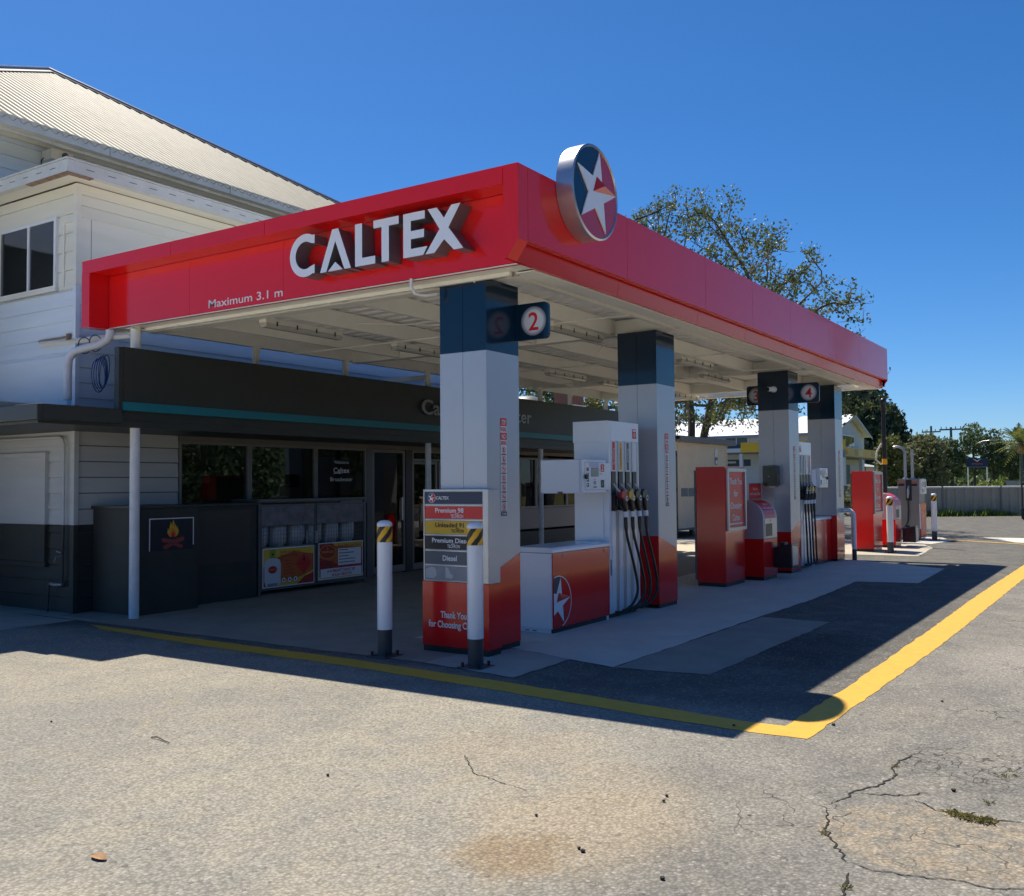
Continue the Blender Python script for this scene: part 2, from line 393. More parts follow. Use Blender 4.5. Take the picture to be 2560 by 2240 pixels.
    l0 = .885; let([(l0, 0), (l0, h), (l0+.09, h), (l0+.09, w), (l0+.255, w), (l0+.255, 0)])
    t0 = 1.12; let([(t0+.10, 0), (t0+.10, h-w), (t0, h-w), (t0, h), (t0+.31, h), (t0+.31, h-w), (t0+.19, h-w), (t0+.19, 0)])
    e0 = 1.485; let([(e0, 0), (e0, h), (e0+.255, h), (e0+.255, h-w), (e0+.09, h-w), (e0+.09, h/2+.035), (e0+.245, h/2+.035), (e0+.245, h/2-.04), (e0+.09, h/2-.04), (e0+.09, w), (e0+.285, w), (e0+.235, 0)])
    x0 = 1.745; let([(x0, 0), (x0+.165, h*.5+.005), (x0+.03, h), (x0+.135, h), (x0+.215, h*.5+.10), (x0+.30, h), (x0+.40, h), (x0+.265, h*.5+.005), (x0+.43, 0), (x0+.325, 0), (x0+.215, h*.5-.095), (x0+.105, 0)])
    L.build('raised_lettering', canopy, bevel=.004)
    c = MB(); c.text('Maximum 3.1 m', PX, (.258, 4.27, 3.545), 0, 0, .125, WHITEP, .003, width=1.17, off=.006)
    c.build('clearance_lettering', canopy)
build_canopy()

# round emblem sign on the canopy edge
def build_disc():
    o = (1.07, -.02, 4.265); d = thing('round_sign', 'round silver rimmed sign with white star standing on the canopy edge', 'sign', o)
    m = MB(); r = .445; n = 64; rr = Vector((1, 0, 0))
    prof = [(0., .0), (r, 0.), (r, .165), (r-.018, .175), (r-.028, .160), (0, .160)]
    vs = [(o[0]+q*cos(2*pi*k/n), -.005-a, o[2]+q*sin(2*pi*k/n)) for q, a in prof for k in range(n)]
    m.add(vs, [(i*n+k, i*n+(k+1) % n, (i+1)*n+(k+1) % n, (i+1)*n+k) for i in range(len(prof)-1) for k in range(n)], mat('sign_rim', (.50, .51, .55), .3, metal=.75, col2=(.44, .45, .48), nscale=3))
    m.build('rim', d, smooth=40)
    e = MB(); emblem(e, PY, (o[0], -.005, o[2]), 0, 0, r-.03, .162, relief=.012, mred=mat('emblem_red', (.52, .02, .03), .25, coat=.3)); e.build('emblem_face', d)
    b = MB(); b.box(o[0]-.1, -.004, 3.9, o[0]+.1, .0-.001, 4.2, ALU); b.build('mounting_plate', d)
build_disc()

# ================================================================== columns
def strip_sign(mb, P, o, x, zt):
    w = .105; z = zt
    rows = [('STOP', 1, .075), ('ENGINE', 0, .062), ('NO', 1, .07), ('SMOKING', 0, .058)]
    for s_, inv, h in rows:
        mb.rect(P, o, x, z-h, x+w, z, .003, REDP if inv else WHITEP)
        mb.text(s_, P, o, x+w/2, z-h+.012, h*.9, WHITEP if inv else REDP, .0045, 'C', width=w*(.62 if len(s_) < 5 else .86), off=.02)
        z -= h
    for k in range(7):
        h = .089
        mb.rect(P, o, x+.003, z-h, x+w-.003, z, .003, WHITEP)
        ring(mb, P, o, x+w/2, z-.037, .026, .033, .0045, REDP, 24)
        c = (x+w/2, z-.037)
        shp = [[(-.012, -.018), (.004, -.018), (.012, .016), (-.006, .018)], [(-.014, -.016), (.014, -.016), (.003, .02), (-.003, .02)], [(-.018, -.004), (.016, -.006), (.018, .004), (-.016, .005)]][k % 3]
        mb.sheet([(c[0]+a, c[1]+b) for a, b in shp], P, o, .0042, BLACKP)
        mb.sheet([(c[0]-.022, c[1]+.017), (c[0]-.017, c[1]+.022), (c[0]+.022, c[1]-.017), (c[0]+.017, c[1]-.022)], P, o, .005, REDP)
        mb.rect(P, o, x+.012, z-h+.003, x+w-.012, z-h+.016, .0042, GREYP)
        z -= h
    mb.rect(P, o, x+.003, z-.035, x+w-.003, z, .003, NAVY)
    mb.sheet([(x+.03+a, z-.018+b) for a, b in star_pts(.011, .0045)], P, o, .0045, WHITEP)
    mb.rect(P, o, x+.045, z-.022, x+.088, z-.014, .0045, WHITEP)

CX = [.512, 4.232, 9.565, 12.499]; CW, CD, CY = .551, .537, .697
def build_column(k):
    x = CX[k]; y0, y1 = CY, CY+CD; x1 = x+CW; zr = [.71, .90, .71, .90][k]; zr2 = [.90, .72, .90, .72][k]
    lab = ['grey and red canopy column behind the fuel price board', 'grey and red canopy column between the white pump and tall red cabinet',
           'grey and red canopy column carrying the black towel box and number 4 sign', 'grey and red canopy column at the far end of the pump island'][k]
    c = thing('canopy_column', lab, 'column', (x+CW/2, y0+CD/2, 0), 'columns carrying the canopy')
    ym = y0+CD*.5; g = .002
    lo = MB()
    for ya, yb in ((y0, ym-g), (ym+g, y1)): pass
    lo.prism([(0, .055), (CW, .055), (CW, zr2), (0, zr)], PY, (x, y0, 0), -.012, 0, RED)
    lo.box(x, y0+.0125, .055, x+.012, ym-g, zr, RED); lo.box(x, ym+g, .055, x+.012, y1, zr, RED)
    lo.box(x1-.012, y0+.0125, .055, x1, y1, zr2, RED); lo.box(x+.0125, y1-.012, .055, x1-.0125, y1, .8, RED)
    lo.build('lower_cladding', c)
    mi = MB(); zb = 2.805
    mi.prism([(0, zr+.002), (CW, zr2+.002), (CW, zb), (0, zb)], PY, (x, y0, 0), -.012, 0, SILV)
    mi.box(x, y0+.0125, zr+.002, x+.012, ym-g, zb, SILV); mi.box(x, ym+g, zr+.002, x+.012, y1, zb, SILV)
    mi.box(x1-.012, y0+.0125, zr2+.002, x1, y1, zb, SILV); mi.box(x+.0125, y1-.012, .802, x1-.0125, y1, zb, SILV)
    mi.build('middle_cladding', c)
    up = MB(); zt = ZB-.004
    up.box(x, y0, zb+.002, x1, y0+.012, zt, BLUE); up.box(x, y0+.0125, zb+.002, x+.012, ym-g, zt, BLUE); up.box(x, ym+g, zb+.002, x+.012, y1, zt, BLUE)
    up.box(x1-.012, y0+.0125, zb+.002, x1, y1, zt, BLUE); up.box(x+.0125, y1-.012, zb+.002, x1-.0125, y1, zt, BLUE)
    up.build('upper_cladding', c)
    p = MB(); p.box(x+.006, y0+.006, 0, x1-.006, y1-.006, .054, BLACK); p.box(x+.02, y0+.02, .06, x1-.02, y1-.02, zt-.02, BLACK); p.build('plinth', c)
    s = MB(); strip_sign(s, PY, (x, y0, 0), .222, 2.185 if k != 1 else 2.19); s.build('safety_strip', c)
for k in range(4): build_column(k)

# bay number signs
def bay_sign(x, y0, y1, yc, num, lab, hide=False):
    s = thing('bay_sign', lab, 'sign', (x, (y0+y1)/2, 2.95), 'pump number signs on the columns')
    a, b = sorted((y0, y1)); zb, zt, r = 2.95, 3.30, .045
    # rounded outer end
    P = ((0, -1, 0), (0, 0, 1), (-1, 0, 0)); m = MB()
    w = b-a; out = w if y1 == a else 0       # outer end in local right coordinate (measured from b towards -Y)
    if y1 == a: pts = [(0, 0), (w-r, 0)]+circ(w-r, r, r, 6, a0=-pi/2, a1=0)+circ(w-r, zt-zb-r, r, 6, a0=0, a1=pi/2)+[(0, zt-zb)]
    else: pts = [(w, 0), (w, zt-zb)]+circ(r, zt-zb-r, r, 6, a0=pi/2, a1=pi)+circ(r, r, r, 6, a0=pi, a1=1.5*pi)
    m.prism(pts, P, (x, b, zb), -.02, .02, BLUE); m.build('panel', s)
    d = MB(); cc = b-yc; h = (zt-zb)/2
    for i, c in enumerate([(.20, .21, .26), (.34, .35, .40), (.48, .49, .53), (.62, .63, .66), (.72, .73, .75)]):
        d.sheet(circ(cc, h, .142-i*.0095, 40), P, (x, b, zb), .0215+i*.0004, DISC[i])
    d.build('number_disc', s)
    t = MB(); t.text(num, P, (x, b, zb), cc, h-.088, .245, REDP, .0245, 'C', off=.012); t.build('number', s)
DISC = [mat('disc_ring%d' % i if False else 'disc_grey', (g_, g_*1.02, g_*1.1), .35) for i, g_ in enumerate((.20, .33, .47, .60, .72))]
bay_sign(1.045, .697, .335, .495, '2', 'dark blue sign with red number 2 jutting from the price board column')
bay_sign(10.10, .697, .318, .50, '4', 'dark blue sign with red number 4 jutting from the third column')
bay_sign(10.10, 1.234, 1.617, 1.44, '3', 'dark blue sign with number 3 half hidden behind the third column')

# security camera and towel box on the third column
def build_cam():
    o = (9.565, .945, 3.165); c = thing('security_camera', 'white security camera with black lens on the third column', 'camera', o)
    m = MB(); m.lathe((0, 0, 0), [(.03, 0), (.055, .0), (.058, .03), (.05, .075), (.03, .10), (.001, .108)], WHITE, 20)
    m.xf(lambda q: Vector((o[0]-q.z, o[1]+q.x, o[2]+q.y))); m.build('housing', c, smooth=50)
    l = MB(); l.tube([(o[0]-.08, o[1]+.01, o[2]), (o[0]-.15, o[1]+.055, o[2]-.005)], [.04, .042], WHITE, 18); l.tube([(o[0]-.149, o[1]+.0545, o[2]-.005), (o[0]-.16, o[1]+.06, o[2]-.006)], [.034, .034], BLACK, 18); l.build('lens', c, smooth=40)
build_cam()
def build_towel():
    o = (9.565, .99, 1.5); c = thing('towel_dispenser', 'black paper towel box on the third column', 'dispenser', o)
    m = MB(); w, h = .125, .175
    pts = [(x*.0+a, b) for x, a, b in [(0, -w+.03, -h), (0, w-.03, -h), (0, w, -h+.03), (0, w, h-.02), (0, w-.02, h), (0, -w+.02, h), (0, -w, h-.02), (0, -w, -h+.03)]]
    m.prism(pts, PX, (o[0], o[1], 1.675), 0, .17, mat('dispenser_black', (.010, .014, .009), .2, coat=.3)); m.build('case', c, bevel=.015, smooth=50)
    t = MB(); t.prism([(-.05, -.025), (.04, -.03), (.05, .0), (-.05, .0)], PX, (o[0], o[1]-.01, 1.497), .06, .10, WHITE); t.build('paper_towel', c)
    k = MB(); k.rect(PX, (o[0], o[1], 1.675), -.03, -.02, -.01, -.005, .172, ALU); k.build('lock', c)
build_towel()

# fluorescent lights under the canopy
def build_lights():
    proto = None
    spots = [(3.07, 4.62, 1.55, 'grease stained tube light under the canopy just behind the number 2 sign'),
             (.90, 2.45, 4.12, 'long tube light hanging under the canopy edge above the charcoal fascia board'),
             (3.23, 4.78, 4.12, 'tube light under the canopy partly hidden by the price board column'),
             (7.11, 8.62, 4.04, 'tube light hanging in the middle bay above the white pump'),
             (9.0, 10.5, 4.02, 'tube light in the rear row half hidden by the second column'),
             (6.83, 8.36, 1.52, 'tube light close to the roof edge between second and third columns'),
             (9.03, 10.5, 2.05, 'tube light running into the third column top beside the number 3 sign'),
             (12.26, 13.5, 4.0, 'last tube light beside the second column at the far canopy end')]
    for i, (x0, x1, y, lab) in enumerate(spots):
        if proto is None:
            o = (x0, y, ZB); t = thing('tube_light', lab, 'light', o, 'tube lights under the canopy')
            b = MB(); L = 1.28
            b.prism([(-.06, .035), (-.055, .095), (.055, .095), (.06, .035)], ((0, 1, 0), (0, 0, 1), (1, 0, 0)), (x0, y, ZB-.06), 0, L, CREAM)
            b.build('body', t, bevel=.006)
            d = MB(); d.prism([(-.057, .033), (.057, .033), (.05, .0), (.03, -.018), (-.03, -.018), (-.05, .0)], ((0, 1, 0), (0, 0, 1), (1, 0, 0)), (x0, y, ZB-.06), .01, L-.01, DIFF); d.build('diffuser', t, bevel=.004)
            for k in range(4):
                c = MB(); xk = x0+.16+k*.32; c.box(xk, y-.066, ZB-.055, xk+.018, y-.0605, ZB+.0, BLACK); c.build('clip', t)
            for xk in (x0+.2, x0+1.0):
                h = MB(); h.tube([(xk, y, ZB+.035), (xk, y, ZB+.20)], .006, CREAM, 6); h.build('hanger', t)
            proto = t
        else: copy_thing(proto, (x0, y, ZB), lab)
build_lights()
# ================================================================== fuel price board
def build_totem():
    o = (.45, .975, 0); t = thing('price_board', 'fuel price board on red base in front of the corner column, three bollard heights wide stripes', 'price board', o)
    t['label'] = 'free standing fuel list board on a red base against the corner column'
    X = .39; y0, y1 = .604, 1.348
    b = MB(); b.box(X+.012, y0+.004, .655, .508, y1, 1.512, SILV)
    b.box(X, 1.336, .66, X+.03, y1+.002, 1.517, ALU); b.box(X, y0, .66, X+.03, .664, 1.517, ALU)
    b.box(X, .665, 1.495, X+.03, 1.335, 1.517, ALU); b.box(X, .665, .66, X+.03, 1.335, .672, ALU)
    for z in (1.3695, 1.2325, 1.0905, .946, .809): b.box(X+.001, .665, z-.009, X+.02, 1.335, z+.009, ALU)
    b.box(.508, .616, .655, .60, .69, 1.512, SILV)
    b.build('frame', t, bevel=.003)
    P = PX; OO = (X+.006, 1.335, 0)
    def pan(name, z0, z1, m, lines):
        q = MB(); q.box(X+.006, .666, z0, X+.011, 1.334, z1, m)
        for s, yy, sz, mm, wd, off in lines: q.text(s, P, OO, yy, z0+sz[1], sz[0], mm, .0025, 'R', width=wd, off=off)
        return q
    q = pan('h', 1.381, 1.492, NAVY, []); emblem(q, P, OO, .085, 1.437, .043, .003); ring(q, P, OO, .085, 1.437, .0425, .046, .004, WHITEP)
    q.text('CALTEX', P, OO, .135, 1.422, .042, WHITEP, .0025, 'L', width=.15, off=.02); q.build('header_panel', t)
    pan('a', 1.244, 1.357, REDP, [('Premium 98', .455, (.060, .056), WHITEP, .33, .022), ('with', .395, (.024, .040), WHITEP, .04, .01), ('TECHRON', .45, (.044, .008), WHITEP, .145, .012)]).build('price_panel', t)
    pan('b', 1.102, 1.222, YEL, [('Unleaded 91', .455, (.060, .062), BLACKP, .33, .022), ('with', .40, (.024, .046), BLACKP, .04, .01), ('TECHRON', .455, (.044, .014), BLACKP, .145, .012)]).build('price_panel', t)
    pan('c', .958, 1.080, BLACKP, [('Premium Diesel', .525, (.060, .062), WHITEP, .44, .022), ('with', .35, (.024, .044), WHITEP, .04, .01), ('TECHRON', .41, (.044, .014), WHITEP, .145, .012)]).build('price_panel', t)
    pan('d', .820, .936, GREYP, [('Diesel', .375, (.068, .034), WHITEP, .165, .022)]).build('price_panel', t)
    q = pan('e', .673, .799, LGREYP, [])
    for pts in ([(.0, .03), (.07, .055), (.10, .05), (.13, .03), (.135, -.02), (.10, -.05), (.0, -.05)], [(.235, .06), (.27, .05), (.30, .0), (.33, -.02), (.31, -.05), (.24, -.04)]):
        q.sheet([(a+.003, .736+b_) for a, b_ in pts], P, OO, .002, mat('peeled_film', (.50, .50, .51), .5))
    q.build('blank_panel', t)
    r = MB(); r.box(X+.004, y0+.0, .062, .508, y1+.018, .654, RED); r.box(.508, .606, .062, .60, .69, .654, RED)
    r.text('Thank You', P, (X+.004, 1.335, 0), .335, .325, .085, WHITEP, .003, 'C', width=.30, off=.024)
    r.text('for Choosing Caltex', P, (X+.004, 1.335, 0), .335, .235, .085, WHITEP, .003, 'C', width=.585, off=.024)
    r.build('base_panel', t, bevel=.004)
    k = MB(); k.box(X+.012, y0+.012, 0, .507, y1+.014, .061, BLACK); k.box(.507, .617, 0, .60, .69, .061, BLACK); k.build('plinth', t)
build_totem()

# ================================================================== pumps
NOZ = ['red', 'yellow', 'black', 'black']
REDN = mat('red_nozzle', (.38, .012, .02), .3); YELN = mat('yellow_nozzle', (.62, .36, .02), .3)
def build_pump(org, mir, lab, num, noz):
    # local frame: x along the pump, 0 at low cabinet end; y=0 is the front face looking towards -Y
    ox, oy = org
    t = thing('fuel_pump', lab, 'fuel pump', (ox, oy, 0), 'four hose fuel pumps')
    def T(q): return Vector((ox+(-q.x if mir else q.x), oy+q.y, q.z))
    class B(MB):
        def build(s, *a, **k):
            s.v = [tuple(T(Vector(q))) for q in s.v]
            if mir: s.f = [f[::-1] for f in s.f]
            return MB.build(s, *a, **k)
        def text(s, *a, **k):
            k0 = len(s.v); MB.text(s, *a, **k)
            if mir:
                f0 = None
                xs = [q[0] for q in s.v[k0:]]
                if xs and tuple(a[1][2]) == (0, -1, 0):
                    c = (min(xs)+max(xs)); s.v[k0:] = [(c-q[0], q[1], q[2]) for q in s.v[k0:]]
                    n = 0
                    for i in range(len(s.f)-1, -1, -1):
                        if min(s.f[i]) < k0: break
                        s.f[i] = s.f[i][::-1]
            return s
    O = (0, 0, 0)
    # low cabinet 0..1.29 wide, 0.88 high
    b = B(); b.box(.006, .012, .05, 1.28, .46, .835, WHITE); b.box(-.002, .014, .05, .004, .46, .835, WHITE)
    b.box(.02, .03, 0.0, 1.26, .44, .049, WHITE); b.build('low_cabinet', t, bevel=.005)
    d = B(); d.rect(PX, (.0205-.006, .40, 0), 0.05, .018, .10, .027, .0, BLACK); d.rect(PX, (.0205-.006, .40, 0), .14, .018, .19, .027, .0, BLACK)
    d.v = [(.0185, q[1], q[2]) for q in d.v]; d.build('vent_slot', t)
    p = B(); p.box(.018, 0, .055, 1.272, .0115, .832, RED)
    if not mir: emblem(p, PY, O, .115, .325, .262, .003, x0=.019, base=False)
    n = 0 if mir else 60
    for k in range(n):
        g0, g1 = 2*pi*k/n, 2*pi*(k+1)/n
        q4 = [(.115+.262*cos(g0), .325+.262*sin(g0)), (.115+.274*cos(g0), .325+.274*sin(g0)), (.115+.274*cos(g1), .325+.274*sin(g1)), (.115+.262*cos(g1), .325+.262*sin(g1))]
        if min(x for x, _ in q4) > .02 and min(z for _, z in q4) > .057: p.sheet(q4, PY, O, .0042, WHITEP)
    for x in (.22, 1.15): p.prism(circ(x, .795, .014, 14), PY, O, .001, .006, BOLTM)
    p.build('front_panel', t)
    c = B(); c.prism([(0, .838), (.48, .838), (.48, .895), (.03, .895), (.012, .888), (0, .872)], ((0, 1, 0), (0, 0, 1), (1, 0, 0)), (0, -.006, 0), -.006, 1.285, WHITE)
    c.build('lid', t, bevel=.006)
    k = B(); k.box(.02, .006, .0, 1.21, .03, .049, BLACK); k.box(1.30, .035, .0, 2.03, .44, .055, BLACK); k.build('kick_board', t)
    f = B(); f.box(1.20, .0, .0, 1.245, .028, .052, WHITE); f.build('foot', t)
    # tower
    w = B(); w.box(1.30, .02, .056, 2.05, .46, 2.285, WHITE)
    w.box(1.29, .0, .06, 1.345, .46, 2.287, WHITE); w.box(1.345, -.001, 2.055, 2.075, .05, 2.289, WHITE)
    w.box(1.285, .0, 2.04, 1.30, .47, 2.29, WHITE)
    w.box(2.05, .0, .06, 2.077, .46, 2.05, WHITE)
    w.build('tower', t, bevel=.004)
    st = B()
    for i in range(4):
        x = 1.352+i*.182
        st.box(x, -.004, 1.70, x+.105, .018, 2.054, WHITE)
        st.box(x-.0, -.002, .065, x+.10, .018, 1.24, WHITE)
    st.build('hose_channel_cover', t, bevel=.003)
    al = B()
    for i in range(4): al.box(1.352+.112+i*.182, .004, .065, 1.352+.168+i*.182, .018, 2.053, ALU)
    al.build('hose_channel', t)
    lab_ = B()
    for i in range(4):
        if noz[i] == 'none': continue
        x = 1.372+i*.182; m = {'red': REDP, 'yellow': YEL, 'grey': GREYP, 'white': WHITEP, 'blue': NAVY, 'black': BLACKP}[noz[i]]
        lab_.rect(PY, (0, -.004, 0), x, 1.715, x+.068, 2.045, .002, m)
        name = {'red': 'Premium 98', 'yellow': 'Unleaded 91', 'grey': 'Diesel', 'white': '', 'blue': 'Premium Diesel', 'black': 'Diesel'}[noz[i]]
        if name:
            P2 = ((0, 0, -1), (1, 0, 0), (0, -1, 0))
            lab_.text(name, P2, (0, -.004, 0), -1.97, x+.02, .048, BLACKP if noz[i] == 'yellow' else WHITEP, .0035, 'L', width=.10+.009*len(name))
    lab_.build('fuel_label', t)
    rs = B(); xx = 1.905
    rs.rect(PY, (0, -.001, 0), xx, 2.10, xx+.105, 2.215, .003, REDP); rs.rect(PY, (0, -.001, 0), xx+.012, 2.185, xx+.093, 2.205, .0045, WHITEP)
    ring(rs, PY, (0, -.001, 0), xx+.052, 2.145, .020, .027, .0045, WHITEP, 20); rs.sheet([(xx+.044, 2.133), (xx+.062, 2.145), (xx+.044, 2.157)], PY, (0, -.001, 0), .0045, WHITEP)
    rs.build('warning_sticker', t)
    pl = B(); pl.rect(PY, (0, 0, 0), 1.303, .50, 1.333, .68, .002, GREYP); pl.rect(PY, (0, 0, 0), 1.307, .62, 1.329, .66, .003, LGREYP); pl.build('rating_plate', t)
    # recessed boots, nozzles, hoses
    for i in range(4):
        x = 1.352+i*.182
        bt = B(); bt.box(x, -.006, 1.245, x+.105, .017, 1.698, BLACK); bt.box(x+.012, -.03, 1.25, x+.093, -.006, 1.42, BLACK)
        bt.box(x+.02, -.05, 1.25, x+.085, -.03, 1.30, BLACK); bt.build('nozzle_boot', t, bevel=.004)
        m = [REDN, YELN, RUB, RUB][i] if not mir else [RUB, YELN, RUB, RUB][i]
        nz = B(); yc = -.10; xc = x+.045
        nz.tube([(xc-.035, -.02, 1.56), (xc-.01, -.055, 1.50), (xc+.01, -.085, 1.455)], [.011, .0125, .015], ALU, 8)
        body = [(-.02, .02), (.04, .055), (.075, .05), (.12, -.035), (.118, -.075), (.085, -.085), (.03, -.06), (-.03, -.03)]
        nz.prism([(xc+a*1.0, 1.435+b_) for a, b_ in body], PY, (0, yc, 0), -.026, .026, m)
        nz.prism(circ(xc+.085, 1.385, .031, 18), PY, (0, yc, 0), .0265, .034, WHITE)
        nz.prism(circ(xc+.085, 1.385, .017, 14), PY, (0, yc, 0), .0345, .039, m)
        nz.build('nozzle', t, bevel=.005)
        hd = B(); hd.tube([(xc+.08, yc, 1.37), (xc+.085, yc, 1.30), (xc+.10, yc, 1.235)], [.034, .036, .028], RUB, 10)
        hd.tube([(xc-.0, yc+.02, 1.40), (xc-.02, yc+.01, 1.31), (xc+.03, yc, 1.25), (xc+.08, yc, 1.255)], .008, RUB, 6); hd.build('nozzle_grip', t, smooth=50)
        co = B(); co.tube([(xc+.10, yc, 1.235), (xc+.108, yc, 1.17)], [.031, .033], WHITE, 12); co.build('hose_tag', t, smooth=40)
        hs = B(); pts = []
        sw = [.12, .13, .10, .12][i]
        P0 = [Vector((xc+.108, yc, 1.17)), Vector((xc+.12, yc-.01, .95)), Vector((xc+.165+sw*.4, yc-.05, .60)), Vector((xc+.19+sw*.6, yc-.07, .32)), Vector((xc+.13+sw*.3, yc-.05, .16)), Vector((xc-.0, yc+.0, .085)), Vector((xc-.05, yc+.07, .08))]
        for a in range(len(P0)-1):
            q0 = P0[max(a-1, 0)]; q1 = P0[a]; q2 = P0[a+1]; q3 = P0[min(a+2, len(P0)-1)]
            for s_ in range(6):
                u = s_/6; pts.append(.5*((2*q1)+(-q0+q2)*u+(2*q0-5*q1+4*q2-q3)*u*u+(-q0+3*q1-3*q2+q3)*u**3))
        pts.append(P0[-1])
        hs.tube(pts, [.023 if j < 5 else .0165 for j in range(len(pts))], RUB, 10); hs.build('hose', t, smooth=60)
    # display head on an arm of the tower, screen towards the forecourt
    h = B(); h.box(.50, -.085, 1.455, 1.055, .44, 1.825, WHITE); h.box(.47, -.06, 1.455, .498, .41, 1.822, WHITE)
    h.box(1.056, -.02, 1.48, 1.284, .40, 1.80, WHITE); h.build('display_head', t, bevel=.008)
    Q = (0, -.085, 0)
    s = B(); s.rect(PY, Q, .565, 1.49, 1.035, 1.795, .0015, GREYP); s.rect(PY, Q, .568, 1.493, 1.032, 1.792, .003, WHITE)
    s.rect(PY, Q, .70, 1.638, .875, 1.735, .0045, GREYP); s.rect(PY, Q, .705, 1.643, .87, 1.73, .006, LCD)
    s.rect(PY, Q, .66, 1.74, .88, 1.80, .0055, mat('notice_film', (.52, .55, .68), .4))
    for i in range(4):
        s.rect(PY, Q, .60, 1.525+i*.057, .65, 1.565+i*.057, .0045, NAVY if i < 2 else GREYP)
        s.rect(PY, Q, .606, 1.54+i*.057, .63, 1.556+i*.057, .006, REDP if i == 3 else WHITEP)
    s.rect(PY, Q, .925, 1.69, 1.005, 1.775, .0045, REDP); s.text(num, PY, Q, .965, 1.703, .085, WHITEP, .006, 'C', off=.02)
    s.text('Litres', PY, Q, .89, 1.66, .028, BLACKP, .0045); s.text('$', PY, Q, .888, 1.70, .028, BLACKP, .0045)
    s.rect(PY, Q, .925, 1.515, 1.005, 1.60, .0045, BLACKP); s.rect(PY, Q, .945, 1.535, .985, 1.575, .006, GREYP)
    s.rect(PY, Q, .755, 1.55, .815, 1.59, .0045, LGREYP); s.rect(PY, Q, .75, 1.515, .83, 1.53, .0045, GREYP)
    s.rect(PY, Q, .755, 1.605, .815, 1.61, .0045, GREYP)
    s.build('display_panel', t)
    kb = B(); kb.prism(circ(.573, 1.635, .026, 16), PY, Q, .006, .03, BLACK); kb.build('knob', t)
    sd = B(); sd.prism([(-.035, 1.475), (.035, 1.475), (.03, 1.458), (.01, 1.45), (-.01, 1.45), (-.03, 1.458)], PX, (.4695, .17, 0), 0, .002, mat('maker_badge', (.15, .02, .06), .4)); sd.build('maker_badge', t)
    # louvred neck behind the head
    lv = B()
    for col_ in range(2):
        for r_ in range(17): lv.box(1.2845, .10+col_*.09, .95+r_*.028, 1.2895, .165+col_*.09, .962+r_*.028, LGREYP)
    lv.build('vent_louvre', t)
    pn = B(); pn.box(1.282, .07, .90, 1.2865, .30, 1.45, WHITE); pn.build('vent_panel', t)
    return t
build_pump((1.83, .80), False, 'white fuel pump with red cabinet and display numbered 2 beside the price board', '2', ['red', 'yellow', 'grey', 'white'])
build_pump((12.48, .80), True, 'white fuel pump between third and fourth columns with its red cabinet on the far side', '4', ['red', 'white', 'blue', 'black'])

# ================================================================== bollards
def build_bollards():
    spots = [((-.02, 1.476), 'black and yellow topped white bollard standing alone at the canopy edge'),
             ((-.033, .449), 'black and yellow topped white bollard in front of the price board'),
             ((15.25, .29), 'black and yellow topped white bollard in front of the sunlit red cabinet'),
             ((20.55, .30), 'black and yellow topped white bollard out on the grey asphalt before the fence')]
    proto = None; Rb = .070
    for (x, y), lab in spots:
        if proto: copy_thing(proto, (x, y, 0), lab, rz=random.uniform(-.4, .4) if x > 10 else .08); continue
        t = thing('bollard', lab, 'bollard', (x, y, 0), 'striped safety bollards'); proto = t; c = (x, y, 0)
        b = MB(); b.lathe(c, [(.105, 0), (.105, .014), (.085, .018)], BASEM, 28)
        for k in range(4): b.tube([(x+.115*cos(pi/4+k*pi/2), y+.115*sin(pi/4+k*pi/2), .0), (x+.115*cos(pi/4+k*pi/2), y+.115*sin(pi/4+k*pi/2), .05)], .013, BLACK, 8)
        b.box(x-.12, y-.12, .0, x+.12, y+.12, .012, BASEM); b.build('base_plate', t, bevel=.003)
        s = MB(); s.lathe(c, [(Rb-.003, .016), (Rb-.003, .245)], BASEM, 32); s.build('lower_sleeve', t, smooth=50)
        p = MB(); p.lathe(c, [(Rb, .246), (Rb, 1.04)], WHITE, 32); p.build('post', t, smooth=50)
        a = MB(); n = 36; z0, z1 = 1.042, 1.182   # band of slanted stripes
        rows = 20
        mm = [BLACKP, BYEL]
        for j in range(rows):
            for k in range(n*2):
                g0, g1 = pi*k/n, pi*(k+1)/n; za, zb = z0+(z1-z0)*j/rows, z0+(z1-z0)*(j+1)/rows
                ph = (g0*Rb-(za-z0)*.8)/.11
                m = mm[int(math.floor(ph*2 % 2)) if ph >= 0 else int(math.floor((ph*2) % 2))]
                a.add([(x+(Rb+.001)*cos(g), y+(Rb+.001)*sin(g), z) for g, z in ((g0, za), (g1, za), (g1, zb), (g0, zb))], [(0, 1, 2, 3)], m)
        a.build('striped_band', t)
        cp = MB(); cp.lathe(c, [(Rb+.001, 1.183), (Rb+.001, 1.205), (Rb-.008, 1.222), (Rb-.03, 1.235), (.002, 1.24)], WHITE, 32); cp.build('cap', t, smooth=60)
build_bollards()

